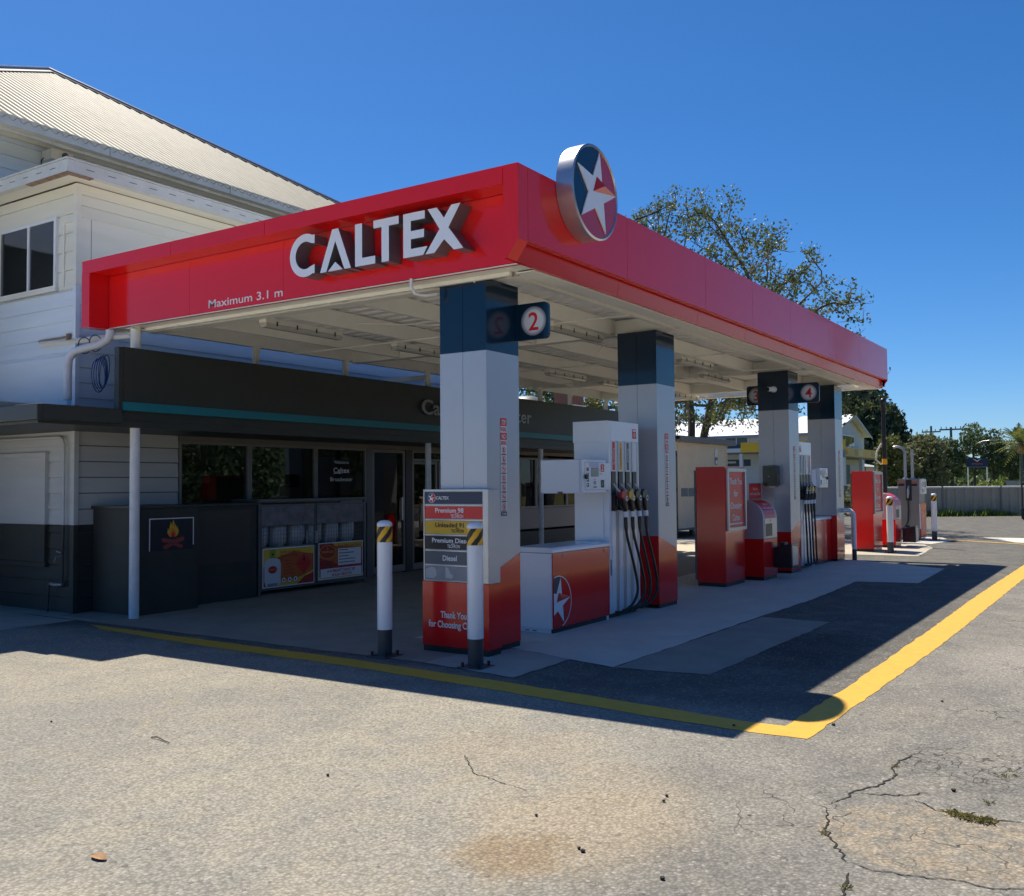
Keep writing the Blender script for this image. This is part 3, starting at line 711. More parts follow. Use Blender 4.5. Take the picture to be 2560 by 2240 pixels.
# ================================================================== red service cabinets
def build_cabinet(o, lab, faded=False):
    x, y = o; t = thing('service_cabinet', lab, 'cabinet', (x, y, 0), 'tall red thank you cabinets')
    w, d, h = .82, .46, 1.80
    b = MB(); b.box(x, y, .06, x+w, y+d, h, RED); b.box(x-.004, y+d+.001, .1, x+w, y+d+.03, h-.05, ALUD); b.build('body', t, bevel=.006)
    k = MB(); k.box(x+.012, y+.012, 0, x+w-.012, y+d-.012, .059, BLACK); k.build('plinth', t)
    f = MB(); a = .035; z0, z1, e = .835, 1.775, .05; X0, X1 = .045, w+.012
    O = (x, y, 0)
    for q in ((X0, z0, X1, z0+e), (X0, z1-e, X1, z1), (X0, z0+e, X0+e, z1-e), (X1-e, z0+e, X1, z1-e)):
        f.prism([(q[0], q[1]), (q[2], q[1]), (q[2], q[3]), (q[0], q[3])], PY, O, .001, a, ALU)
    f.build('poster_frame', t, bevel=.003)
    p = MB(); p.prism([(X0+e, z0+e), (X1-e, z0+e), (X1-e, z1-e), (X0+e, z1-e)], PY, O, .001, .008, REDP); c = (X0+X1)/2
    for s, z, wd in (('Thank You', 1.535, .53), ('for', 1.35, .165), ('Choosing', 1.165, .47), ('Caltex', .985, .33)): p.text(s, PY, O, c, z, .135, WHITEP, .0095, 'C', width=wd, off=.015)
    p.prism([(c-.27, .925), (c+.27, .925), (c+.27, .945), (c-.27, .945)], PY, O, .008, .0095, WHITEP)
    p.build('poster', t)
    return t
build_cabinet((6.97, .873), 'tall dark red cabinet with thank you poster standing under the canopy')
build_cabinet((15.55, .70), 'tall bright red cabinet with thank you poster out in the sun')

def build_bin(o, lab, sign=True):
    x, y = o; t = thing('service_bin', lab, 'service bin', (x, y, 0), 'curved top windscreen wash bins')
    w, d = .66, .48; zr = .66; ht = 1.28
    # side outline in (y,z): straight back, curved front-top
    arc = [(.0, zr+.0), (.0, .98)]+[(.30-.30*cos(q), .98+.30*sin(q)) for q in [R(12), R(25), R(40), R(55), R(70), R(84)]]+[(d, ht), (d, zr)]
    P = ((0, 1, 0), (0, 0, 1), (1, 0, 0))
    g = MB(); g.prism(arc, P, (x, y, 0), .0, w, SILV); g.build('upper_body', t, bevel=.004)
    lo = MB(); lo.box(x, y, .06, x+w, y+d, zr-.003, RED); lo.build('lower_body', t, bevel=.004)
    k = MB(); k.box(x+.012, y+.012, 0, x+w-.012, y+d-.012, .059, BLACK); k.build('plinth', t)
    fp = MB()
    pts = [(-.003, .985)]+[(.30-.303*cos(q), .98+.303*sin(q)) for q in [R(12), R(25), R(40), R(55), R(70), R(80)]]
    vs = [(xx, y+a, z) for a, z in pts for xx in (x+.05, x+w-.05)]
    fp.add(vs, [(2*i, 2*i+1, 2*i+3, 2*i+2) for i in range(len(pts)-1)], REDP)
    th = R(40); C0 = Vector((x+w/2, y+.30-.307*cos(th), .98+.307*sin(th)))
    PT = ((1, 0, 0), (0, sin(th), cos(th)), (0, -cos(th), sin(th)))
    fp.text('Thank You', PT, C0, 0, .02, .055, WHITEP, .004, 'C', width=.20, off=.01); fp.text('for Choosing Caltex', PT, C0, 0, -.06, .055, WHITEP, .004, 'C', width=.40, off=.01)
    fp.build('curved_label', t)
    s = MB(); s.box(x+.05, y-.006, .68, x+w-.05, y-.001, .97, ALU); s.build('front_plate', t)
    op = MB(); op.box(x+.09, y-.009, .70, x+.40, y-.0065, .90, BLACKP); op.build('bin_opening', t)
    ic = MB(); ic.rect(PY, (x, y-.006, 0), .30, .93, .33, .965, .003, GREYP); ic.build('bin_symbol', t)
    return t
build_bin((8.17, .70), 'curved top grey and red bin beside the tall cabinet under the canopy')
build_bin((17.2, .58), 'curved top red labelled bin in the sun behind the bollard')
def build_small_sign():
    o = (9.2, 1.20, 1.26); t = thing('small_sign', 'small red thank you sign standing above the bin under the canopy', 'sign', o)
    b = MB(); b.box(8.90, 1.19, 1.27, 9.52, 1.21, 1.55, ALU); b.build('backing', t)
    f = MB(); f.rect(PY, (8.90, 1.19, 0), .012, 1.285, .61, 1.535, .002, REDP); f.text('Thank You', PY, (8.90, 1.19, 0), .31, 1.43, .06, WHITEP, .0035, 'C', width=.25, off=.01); f.text('for Choosing Caltex', PY, (8.90, 1.19, 0), .31, 1.35, .06, WHITEP, .0035, 'C', width=.49, off=.01); f.build('face', t)
    p = MB(); p.tube([(9.2, 1.225, 0), (9.2, 1.225, 1.5)], .018, ALU, 8); p.build('post', t)
build_small_sign()
def build_bucket(o, lab):
    x, y, z = o; t = thing('squeegee_bucket', lab, 'bucket', (x, y, z), 'squeegee buckets on the bins')
    b = MB(); b.prism([(0, 0), (.30, -.0), (.30, .32), (.0, .40)], ((0, 1, 0), (0, 0, 1), (1, 0, 0)), (x, y-.30, z), 0, .34, mat('bucket_navy', (.010, .014, .024), .25, coat=.3)); b.build('tub', t, bevel=.012)
    f = MB(); f.prism([(.02, .04), (.32, .04), (.32, .33), (.02, .36)], PY, (x, y-.30, z), .0, .004, ALU); f.build('metal_face', t)
    h = MB(); h.box(x+.06, y-.16, z+.25, x+.24, y-.08, z+.405, BLACK); h.build('brush_head', t)
build_bucket((8.62, .695, .18), 'dark squeegee bucket hung on the bin under the canopy')
build_bucket((17.8, .55, .10), 'dark squeegee bucket hung on the bin in the sun')

# hoop guard rail
def build_hoop():
    o = (12.95, .52, 0); t = thing('hoop_rail', 'white bent tube guard rail beside the last column', 'guard rail', o)
    pts = [(13.0, .50, .22)]+[(13.0, .50, .85)]+[(13.0, .60-.10*cos(a), .87+.12*sin(a)) for a in [R(15), R(40), R(65), R(90)]]+[(13.0, 1.15, .99), (13.0, 1.22, .95), (13.0, 1.25, .87), (13.0, 1.25, .0)]
    m = MB(); m.tube(pts, .045, WHITE, 14); m.build('tube', t, smooth=60)
    k = MB(); k.tube([(13.0, .50, 0), (13.0, .50, .219)], .046, BASEM, 14); k.build('foot_sleeve', t, smooth=60)
build_hoop()

# stand alone diesel pump
def build_diesel():
    x, y = 20.4, .60; t = thing('diesel_pump', 'grey steel diesel pump with two bent hose masts in the sun', 'fuel pump', (x, y, 0))
    g = mat('pump_grey', (.25, .245, .235), .4, metal=.35, col2=(.21, .205, .20), nscale=3)
    b = MB(); b.box(x, y+.03, .05, x+.78, y+.56, 1.63, g); b.box(x+.01, y+.04, 0, x+.77, y+.55, .049, BLACK); b.build('cabinet', t, bevel=.006)
    r = MB(); r.box(x+.02, y, .06, x+.76, y+.029, .98, RED); r.build('side_panel', t)
    w = MB(); w.box(x-.006, y+.005, .30, x+.10, y+.0295, .97, WHITE); w.build('white_strip', t)
    d = MB(); d.box(x+.05, y-.03, 1.22, x+.70, y+.029, 1.62, WHITE); d.rect(PY, (x, y-.03, 0), .12, 1.42, .45, 1.55, .002, LCD); d.rect(PY, (x, y-.03, 0), .5, 1.4, .6, 1.56, .002, NAVY); d.rect(PY, (x, y-.03, 0), .14, 1.27, .26, 1.36, .002, BLACKP); d.rect(PY, (x, y-.03, 0), .36, 1.27, .42, 1.36, .002, REDP); d.build('display_head', t)
    s = MB(); s.box(x-.004, y+.21, 1.05, x-.0005, y+.36, 1.60, BLACK); s.build('nozzle_boot', t)
    for yy in (.10, .42):
        l = MB(); l.rect(PX, (x, y+yy+.12, 0), 0, 1.44, .15, 1.50, .003, BLACKP); l.rect(PX, (x, y+yy+.12, 0), 0, 1.52, .15, 1.545, .003, REDP); l.build('warning_label', t)
    n = MB(); n.tube([(x-.02, y+.28, 1.45), (x-.06, y+.29, 1.30), (x-.07, y+.30, 1.12)], [.018, .035, .025], ALU, 8); n.build('nozzle', t)
    h = MB(); h.tube([(x-.07, y+.30, 1.12), (x-.06, y+.29, .8), (x-.10, y+.30, .5), (x-.18, y+.36, .36), (x-.2, y+.45, .30), (x-.10, y+.56, .34)], .018, RUB, 8); h.build('hose', t, smooth=60)
    for yy, bend in ((.38, 1), (.20, 0)):
        m = MB()
        pts = [(x+.1, y+yy, 1.63), (x+.1, y+yy, 2.30)]+([(x+.1, y+yy+.20-.20*cos(a), 2.30+.20*sin(a)) for a in [R(20), R(45), R(70), R(95), R(115)]] if bend else [(x+.1, y+yy, 2.42)])
        m.tube(pts, .035, ALU, 12); m.lathe((x+.1, y+yy, 1.631), [(.07, 0), (.06, .03)], ALU, 14); m.build('hose_mast', t, smooth=60)
build_diesel()
# vent pole
def build_vent():
    x, y = 17.9, .95; t = thing('striped_pole', 'tall thin black pole with yellow bands behind the sunlit cabinet', 'pole', (x, y, 0))
    p = MB(); p.tube([(x+.04, y-.01, 0), (x, y, 3.40)], .05, BLACK, 12); p.build('shaft', t, smooth=60)
    for z in (1.15, 1.98):
        b = MB(); b.tube([(x+.04-.0118*z, y-.01+.003*z, z), (x+.04-.0118*z, y-.01+.003*z, z+.14)], .062, BYEL, 14); b.build('yellow_band', t, smooth=60)
    c = MB(); c.lathe((x, y, 3.40), [(.05, 0), (.045, .06), (.075, .10), (.07, .17), (.03, .21)], BLACK, 14); c.build('vent_cap', t, smooth=60)
    l = MB(); l.tube([(x-.02, y+.05, 2.5), (x-.05, y+.16, 2.3), (x-.06, y+.18, 2.1), (x-.03, y+.06, 1.98)], .02, CREAMW, 8); l.build('cable_loop', t, smooth=60)
build_vent()
# ================================================================== house with shop below
house = thing('house', 'two storey white weatherboard house with corrugated hip roof over the shop', 'house', (.24, 6.77, 0))
HX, HY = .24, 6.77
def laps(mb, P, o, w, z0, z1, pitch, m, proud=.018, base=0.):
    # lapped boards on a wall plane; local x 0..w
    rr, uu, nn = (Vector(q) for q in P); o = Vector(o); z = z0
    while z < z1-1e-6:
        zt = min(z+pitch, z1)
        vs = [o+rr*x+uu*zz+nn*(base+d) for x in (0, w) for zz, d in ((z, -.008), (z, proud), (zt-.012, .004), (zt-.012, -.008), (zt, -.008))]
        mb.add(vs, [(0, 5, 6, 1), (1, 6, 7, 2), (2, 7, 8, 3), (3, 8, 9, 4)], m); z = zt
def build_house():
    # ---- walls facing -X
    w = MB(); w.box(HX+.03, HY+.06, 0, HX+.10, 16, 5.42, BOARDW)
    W = 9.2; O = (HX+.02, HY+.02+W, 0)
    laps(w, PX, O, W, 1.10, 2.45, .20, BOARDG); laps(w, PX, O, W, .0, 1.10, .20, CHARB)
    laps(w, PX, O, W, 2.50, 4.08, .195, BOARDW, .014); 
    laps(w, PX, O, W, 4.55-.47, 5.42, .24, BOARDC, .016)
    w.box(HX-.012, HY-.012, 1.10, HX+.05, HY+.07, 2.48, BOARDG); w.box(HX-.012, HY-.012, 0, HX+.05, HY+.07, 1.098, CHARB)
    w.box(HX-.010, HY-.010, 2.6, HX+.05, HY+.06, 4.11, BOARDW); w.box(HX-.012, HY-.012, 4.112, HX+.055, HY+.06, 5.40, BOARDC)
    w.box(HX-.006, 7.03, 4.11, HX+.02, 7.07, 4.92, BOARDC); w.box(HX-.02, HY-.02, 4.92, HX+.03, HY+.28, 4.965, BOARDC)
    # sloping hood of old boards at the foot of the upper wall
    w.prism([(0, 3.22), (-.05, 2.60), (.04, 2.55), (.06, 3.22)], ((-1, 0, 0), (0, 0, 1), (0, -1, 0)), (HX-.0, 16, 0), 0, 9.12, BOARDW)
    w.build('side_wall', house)
    # ---- front wall upper
    f = MB(); f.box(HX+.06, HY+.03, 2.5, 9.6, HY+.10, 5.42, BOARDC)
    O = (HX+.05, HY+.02, 0)
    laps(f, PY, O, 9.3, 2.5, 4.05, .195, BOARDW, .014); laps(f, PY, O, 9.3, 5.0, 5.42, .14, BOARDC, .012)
    f.rect(PY, O, .0, 4.05, 9.3, 5.0, .004, BOARDC)
    for x in (.16, 1.42, 2.65): f.box(HX+.05+x, HY+.012, 4.05, HX+.054+x, HY+.0165, 5.0, ALUD)
    f.box(HX+.05, HY-.004, 4.985, 9.5, HY+.015, 5.005, BOARDC)
    f.build('front_wall', house)
    # ---- shop front wall : boards, then openings
    s = MB(); O = (HX+.05, 6.80, 0)
    laps(s, PY, O, 1.50, 1.10, 2.45, .20, BOARDG); laps(s, PY, O, 1.50, 0, 1.10, .20, CHARB)
    s.box(HX+.05, 6.805, 0, 1.79, 6.90, 2.45, INT)
    s.box(1.80, 6.78, 2.20, 14.5, 6.90, 2.55, mat('shop_head_board', (.20, .185, .155), .6, col2=(.17, .155, .13), nscale=4)); s.box(1.80, 6.805, .06, 5.62, 6.90, 1.28, CHARB)
    s.box(6.9+1.65, 6.8, 0, 10.45, 6.9, 2.2, BOARDG); s.box(10.45, 6.8, .0, 14.4, 6.9, .55, CHARB)
    s.box(10.45, 6.805, .60, 14.4, 6.88, 1.04, mat('panel_grey', (.26, .235, .225), .5))
    s.build('shop_wall', house)
    AF = mat('aluminium_frame', (.24, .235, .215), .45, metal=.3, col2=(.20, .195, .18), nscale=6)
    def window(x0, x1, z0, z1, y=6.80, name='window'):
        fr = MB(); t = .038
        for a in ((x0, z0, x1, z0+t), (x0, z1-t, x1, z1), (x0, z0+t, x0+t, z1-t), (x1-t, z0+t, x1, z1-t)): fr.box(a[0], y-.03, a[1], a[2], y+.05, a[3], AF)
        o = fr.build(name, house)
        g = MB(); g.box(x0+t, y+.005, z0+t, x1-t, y+.011, z1-t, GLASS); g.build('pane', o)
        return o
    window(1.80, 3.048, 1.28, 2.20); window(3.052, 4.418, 1.28, 2.20); w3 = window(4.422, 5.62, 1.28, 2.20)
    t = MB(); Oo = (4.42, 6.802, 0)
    t.text('Welcome to', PY, Oo, .62, 1.93, .075, WLET, .001, 'C', width=.34); t.text('Caltex', PY, Oo, .62, 1.78, .12, WLET, .001, 'C', width=.38, off=.012); t.text('Broadwater', PY, Oo, .62, 1.64, .095, WLET, .001, 'C', width=.52)
    t.rect(PY, Oo, .43, 1.765, .62, 1.773, .001, WLET); t.build('window_lettering', w3)
    # door and side light
    def door(x0, x1, z0, z1, name):
        fr = MB(); b = .05
        for a in ((x0, z0, x1, z0+.12), (x0, z1-b, x1, z1), (x0, z0+.12, x0+b, z1-b), (x1-b, z0+.12, x1, z1-b)): fr.box(a[0], 6.78, a[1], a[2], 6.84, a[3], AF)
        o = fr.build(name, house); g = MB(); g.box(x0+b, 6.805, z0+.12, x1-b, 6.811, z1-b, GLASS); g.build('pane', o); return o
    d = door(5.78, 6.66, .03, 2.19, 'door')
    h = MB(); h.box(6.52, 6.74, .95, 6.56, 6.775, 1.35, ALU); h.build('handle', d)
    door(6.86, 7.60, .03, 2.0, 'side_light'); door(7.65, 8.5, .03, 2.0, 'side_light'); window(6.86, 8.5, 2.01, 2.20, name='top_light')
    j = MB(); j.box(5.63, 6.77, .0, 5.775, 6.87, 2.20, mat('door_jamb', (.14, .145, .145), .5)); j.box(6.67, 6.77, 0, 6.855, 6.87, 2.2, mat('dark_jamb', (.03, .032, .032), .5)); j.build('door_jamb', house)
    for x0, x1 in ((10.46, 11.12), (11.13, 12.45), (12.46, 14.38)): window(x0, x1, 1.05, 2.14)
    # interior seen through the glass
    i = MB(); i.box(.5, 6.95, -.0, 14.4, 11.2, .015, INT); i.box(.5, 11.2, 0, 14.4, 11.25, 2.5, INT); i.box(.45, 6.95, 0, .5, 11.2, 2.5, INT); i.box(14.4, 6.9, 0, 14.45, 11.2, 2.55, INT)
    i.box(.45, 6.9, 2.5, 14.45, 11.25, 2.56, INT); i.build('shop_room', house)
    # ---- small window upstairs
    wf = MB(); y0, y1, z0, z1 = 7.185, 8.47, 4.11, 5.035; O = (HX, y1, 0)
    def fr(yy0, zz0, yy1, zz1, m, a=-.028, b=.02): wf.box(HX+a, yy0, zz0, HX+b, yy1, zz1, m)
    fr(y0, z0, y1, z0+.04, CREAMW); fr(y0, z1-.04, y1, z1, WHITE); fr(y0, z0+.04, y0+.045, z1-.04, WHITE); fr(y1-.045, z0+.04, y1, z1-.04, ALUD)
    ym = 7.82; fr(ym-.02, z0+.04, ym+.02, z1-.04, WHITE); fr(y0-.03, z0-.03, y1+.03, z0-.002, CREAMW, -.045, .02)
    o = wf.build('upper_window', house)
    p = MB(); p.box(HX-.012, y0+.046, z0+.041, HX-.006, ym-.021, z1-.041, GLASSR); p.box(HX-.020, ym+.021, z0+.041, HX-.014, y1-.046, z1-.041, GLASSR); p.build('pane', o)
    c = MB()
    for k in range(24):
        ya = y0+.35+k*.04; c.add([(HX-.001+.006*(k % 2), ya, z0+.04), (HX-.001+.006*((k+1) % 2), ya+.04, z0+.04), (HX-.001+.006*((k+1) % 2), ya+.04, z1-.04), (HX-.001+.006*(k % 2), ya, z1-.04)], [(0, 1, 2, 3)], CURT)
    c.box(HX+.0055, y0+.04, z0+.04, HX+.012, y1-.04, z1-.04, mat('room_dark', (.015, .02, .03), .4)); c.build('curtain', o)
    # ---- lower shop awning with charcoal gutter, wraps the corner
    a = MB()
    a.box(-.90, 5.64, 2.27, 14.5, 6.77, 2.36, CHAR); a.box(-.90, 6.775, 2.27, HX-.02, 16, 2.36, CHAR)
    a.prism([(5.62, 2.36), (6.77, 2.36), (6.77, 2.58), (5.62, 2.46)], ((0, 1, 0), (0, 0, 1), (1, 0, 0)), (-.88, 0, 0), 0, 15, CHAR)
    a.box(-.88, 6.78, 2.36, HX-.02, 16, 2.50, CHAR)
    a.build('awning', house)
    gt = MB(); gt.box(-.97, 5.54, 2.30, -.90, 16, 2.475, CHAR); gt.box(-.899, 5.54, 2.30, .06, 5.635, 2.475, CHAR); gt.build('awning_gutter', house, bevel=.01)
    # ---- gutter round the small upper room
    g = MB(); gx, gy = HX-.35, HY-.35
    for z0, z1, e in ((5.40, 5.55, 0), (5.555, 5.575, .012)):
        g.box(gx-e, gy-e, z0, gx+.09, 16, z1, GUTW); g.box(gx+.091, gy-e, z0, 9.6, gy+.09, z1, GUTW)
    for k in range(30): g.box(gx+.25+k*.3, gy-.004, 5.475, gx+.36+k*.3, gy-.0005, 5.483, GREYP)
    for k in range(18): g.box(gx-.004, gy+.25+k*.3, 5.475, gx-.0005, gy+.36+k*.3, 5.483, GREYP)
    g.build('upper_gutter', house)
    sf = MB(); sf.box(gx+.02, gy+.10, 5.425, HX+.0, 16, 5.445, BOARDC); sf.box(HX+.001, gy+.10, 5.425, 9.6, HY+.02, 5.445, BOARDC); sf.box(gx+.0, gy+.0, 5.382, gx+.35, gy+.085, 5.3985, RUST); sf.box(gx, gy+.09, 5.384, gx+.08, gy+.9, 5.3985, RUST); sf.build('soffit', house)
    lr = MB(); lr.add([(gx, gy, 5.555), (9.6, gy, 5.555), (9.6, 8.9, 5.60), (gx, 8.9, 5.60)], [(0, 1, 2, 3)], ROOF); lr.build('lean_to_roof', house)
    # ---- main house behind
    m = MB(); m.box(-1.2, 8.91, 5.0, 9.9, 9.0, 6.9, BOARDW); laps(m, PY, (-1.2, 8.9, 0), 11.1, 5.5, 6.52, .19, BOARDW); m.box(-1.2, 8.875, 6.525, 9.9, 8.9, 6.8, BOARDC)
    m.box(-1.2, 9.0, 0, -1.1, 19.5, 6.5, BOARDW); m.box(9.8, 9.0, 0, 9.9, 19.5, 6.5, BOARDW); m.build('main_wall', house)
    e = MB(); e.add([(-1.75, 8.29, 6.40), (10.2, 8.29, 6.40), (10.2, 8.87, 6.72), (-1.75, 8.87, 6.72)], [(0, 3, 2, 1)], BOARDC); e.box(-1.75, 8.25, 6.36, 10.25, 8.285, 6.515, GUTW); e.build('main_soffit', house)
    g = MB(); g.box(-1.85, 8.12, 6.40, 10.35, 8.245, 6.52, GUTW); g.box(-1.86, 8.105, 6.522, 10.36, 8.13, 6.54, GUTW)
    for k in range(5): g.box(-.6+k*2.2, 8.10, 6.395, -.57+k*2.2, 8.119, 6.52, GUTW)
    g.build('main_gutter', house)
    # corrugated front slope of the hip roof
    r = MB(); xc, yg, yt, zg, zt = 4.25, 8.16, 14.2, 6.52, 10.12; half = 6.05
    st = .025; nx = int(2*half/st); vs = []
    for k in range(nx+1):
        x = xc-half+k*st; q = 1-abs(x-xc)/half; wv = .026*(-1, -.55, .55, 1, .55, -.55)[k % 6]
        yy = yg+(yt-yg)*q; zz = zg+(zt-zg)*q
        vs += [(x, yg-.05, zg-.03+wv), (x, yy, zz+wv)]
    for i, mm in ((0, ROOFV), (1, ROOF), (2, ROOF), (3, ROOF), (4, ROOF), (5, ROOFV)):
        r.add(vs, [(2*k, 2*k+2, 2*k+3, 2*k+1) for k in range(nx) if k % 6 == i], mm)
    # the two side slopes and back (plain iron)
    for a_, b_ in (((xc-half, yg), (xc-half, yt+6)), ((xc+half, yt+6), (xc+half, yg)), ((xc-half, yt+6), (xc+half, yt+6))):
        r.add([(a_[0], a_[1], zg-.06), (b_[0], b_[1], zg-.06), (xc, yt, zt-.05)], [(0, 1, 2)], ROOF)
    rf = r.build('roof', house)
    hp = MB()
    for sx in (-1, 1):
        A = Vector((xc+sx*half, yg, zg+.03)); Bv = Vector((xc, yt, zt+.05))
        n1 = Vector((0, -(zt-zg), (yt-yg))); n1.normalize()
        d1 = Vector((-sx*.02, .16, .095)); d1 = Vector((0, -.15, -.09))
        d2 = Vector((sx*.16, 0.0, -.095))
        hp.add([A, Bv, Bv+d1, A+d1], [(0, 1, 2, 3)], FLASH); hp.add([A, A+d2, Bv+d2, Bv], [(0, 1, 2, 3)], FLASH)
        hp.tube([A+Vector((0, 0, .01)), Bv+Vector((0, 0, .01))], .035, mat('hip_cap', (.16, .19, .26), .4), 8)
    hp.build('hip_flashing', rf)
build_house()

def build_flood():
    o = (1.15, 8.86, 6.36); t = thing('floodlight', 'small grey box floodlight under the house eaves', 'floodlight', o)
    b = MB(); b.box(1.0, 8.62, 6.30, 1.33, 8.87, 6.45, GUTW); b.build('housing', t, bevel=.01)
    f = MB(); f.box(1.0, 8.605, 6.30, 1.33, 8.619, 6.45, CREAMW); f.prism(circ(1.20, 6.375, .05, 18), PY, (0, 8.604, 0), .0, .02, GREYP); f.build('lens', t)
    k = MB(); k.tube([(1.02, 8.8, 6.38), (.98, 8.84, 6.30), (1.0, 8.87, 6.24)], .008, BLACK, 6); k.build('cable', t)
build_flood()

# charcoal fascia board of the shop
def build_fascia():
    t = thing('fascia_board', 'long charcoal board with teal edge and raised grey lettering above the shop front', 'fascia board', (7, 5.58, 2.4))
    b = MB(); b.box(.08, 5.55, 2.562, 14.45, 5.615, 3.205, CHAR); b.box(.02, 5.556, 2.47, .078, 5.64, 3.20, CHAR); b.build('board', t)
    e = MB(); e.box(.07, 5.535, 2.46, 14.45, 5.618, 2.56, TEAL); e.build('teal_edge', t)
    l = MB(); l.text('Caltex Broadwater', PY, (5.57, 5.55, 2.735), 0, 0, .345, mat('grey_letter', (.30, .30, .31), .35, metal=.3), .04, 'L', width=3.36, ex=.012, off=.014); l.build('raised_lettering', t)
build_fascia()

# posts carrying the canopy rear edge
def build_posts():
    proto = None
    for x, y, r, lab in ((.37, 5.74, .058, 'round white post at the charcoal fascia end beside the fire sign'), (6.04, 5.76, .05, 'white post in front of the shop door'), (9.67, 5.76, .05, 'white post behind the pump display'), (13.2, 5.76, .05, 'white post at the far end of the shop front')):
        t = thing('veranda_post', lab, 'post', (x, y, 0), 'posts along the shop front')
        p = MB(); p.tube([(x, y, 0), (x, y, 2.458)], r, PIPEW, 20); p.build('lower_shaft', t, smooth=50)
        q = MB(); q.tube([(x, y, 2.459), (x, y, ZB+.03)], r*1.02, CREAM, 20); q.box(x-.09, y-.06, ZB-.02, x+.09, y+.06, ZB-.0125, CREAM); q.build('upper_shaft', t, smooth=50)
    for x, lab in ((2.46, 'short cream steel stub above the fascia next to the round end post'), (4.26, 'short cream steel stub above the fascia left clear of the lettering'), (11.26, 'short cream steel stub in front of the brick chimney'), (12.93, 'short cream steel stub before the green tree beyond the shop roof')):
        lab = lab.replace(' left clear of', ' standing clear of')
        t = thing('canopy_stub', lab, 'stub post', (x, 5.98, 2.6), 'short stubs between fascia and canopy')
        p = MB(); p.box(x-.035, 5.95, 2.58, x+.035, 6.02, ZB+.03, CREAM); p.build('shaft', t); p = MB(); p.box(x-.05, 5.943, ZB-.03, x+.05, 5.9495, ZB+.03, CREAM); p.build('top_plate', t)
    b = MB(); b.box(-.9, 6.05, 0, 0, 6.1, .1, CREAM)
    br = MB(); br.prism([(0, 0), (1, 0)], PY, (0, 0, 0), 0, .01, CREAM) if False else None
    a = Vector((.36, 5.74, 3.39)); c = Vector((.20, 7.4, 3.42)); br.tube([Vector((.31, 5.76, 3.39)), Vector((.185, 7.45, 3.41))], .035, CREAMW, 4)
    o = br.build('wall_brace'); tag(o, 'cream steel strap from the round end post to the house wall', 'brace')
    br = MB(); br.box(6.07, 5.8, 3.36, 6.11, 8.0, 3.44, CREAM); o = br.build('wall_brace'); tag(o, 'cream steel strap behind the fascia reaching towards the house wall', 'brace')
build_posts()

def build_downpipe():
    t = thing('downpipe', 'white elbowed downpipe hanging at the house corner below the canopy end', 'downpipe', (.0, 6.3, 3))
    p = MB(); pts = [(.25, 6.10, 3.47), (.25, 6.10, 3.40)]; 
    p.tube([(.24, 6.06, 3.47), (.24, 6.06, 3.42), (.225, 6.09, 3.345), (.16, 6.17, 3.29), (.06, 6.30, 3.25), (-.02, 6.40, 3.20), (-.055, 6.44, 3.12), (-.06, 6.45, 3.0), (-.06, 6.45, 2.62)], .050, PIPEW, 16); p.build('pipe', t, smooth=60)
    for x, y, z in ((.06, 6.30, 3.25), (.14, 6.2, 3.28)):
        q = MB(); q.tube([(x+.07*cos(a)*.8, y-.07*cos(a)*.6, z+.10*sin(a)+.03) for a in [2*pi*k/16 for k in range(17)]], .006, NAVY, 6); q.build('blue_tie', t)
build_downpipe()
def build_coil():
    t = thing('cable_coil', 'coil of blue cable hung behind the fascia end', 'cable', (.02, 5.75, 2.9))
    m = MB()
    for j in range(5):
        a0 = random.uniform(0, 1); pts = []
        for k in range(25):
            a = 2*pi*k/24; pts.append((.0+.10*cos(a)*(1+.1*j)-.02*j, 5.80+.08*cos(a+a0), 2.93+.19*sin(a)+random.uniform(-.01, .01)-.015*j))
        m.tube(pts, .006, mat('blue_cable', (.02, .06, .22), .4), 5, cap=False)
    m.build('loops', t)
build_coil()

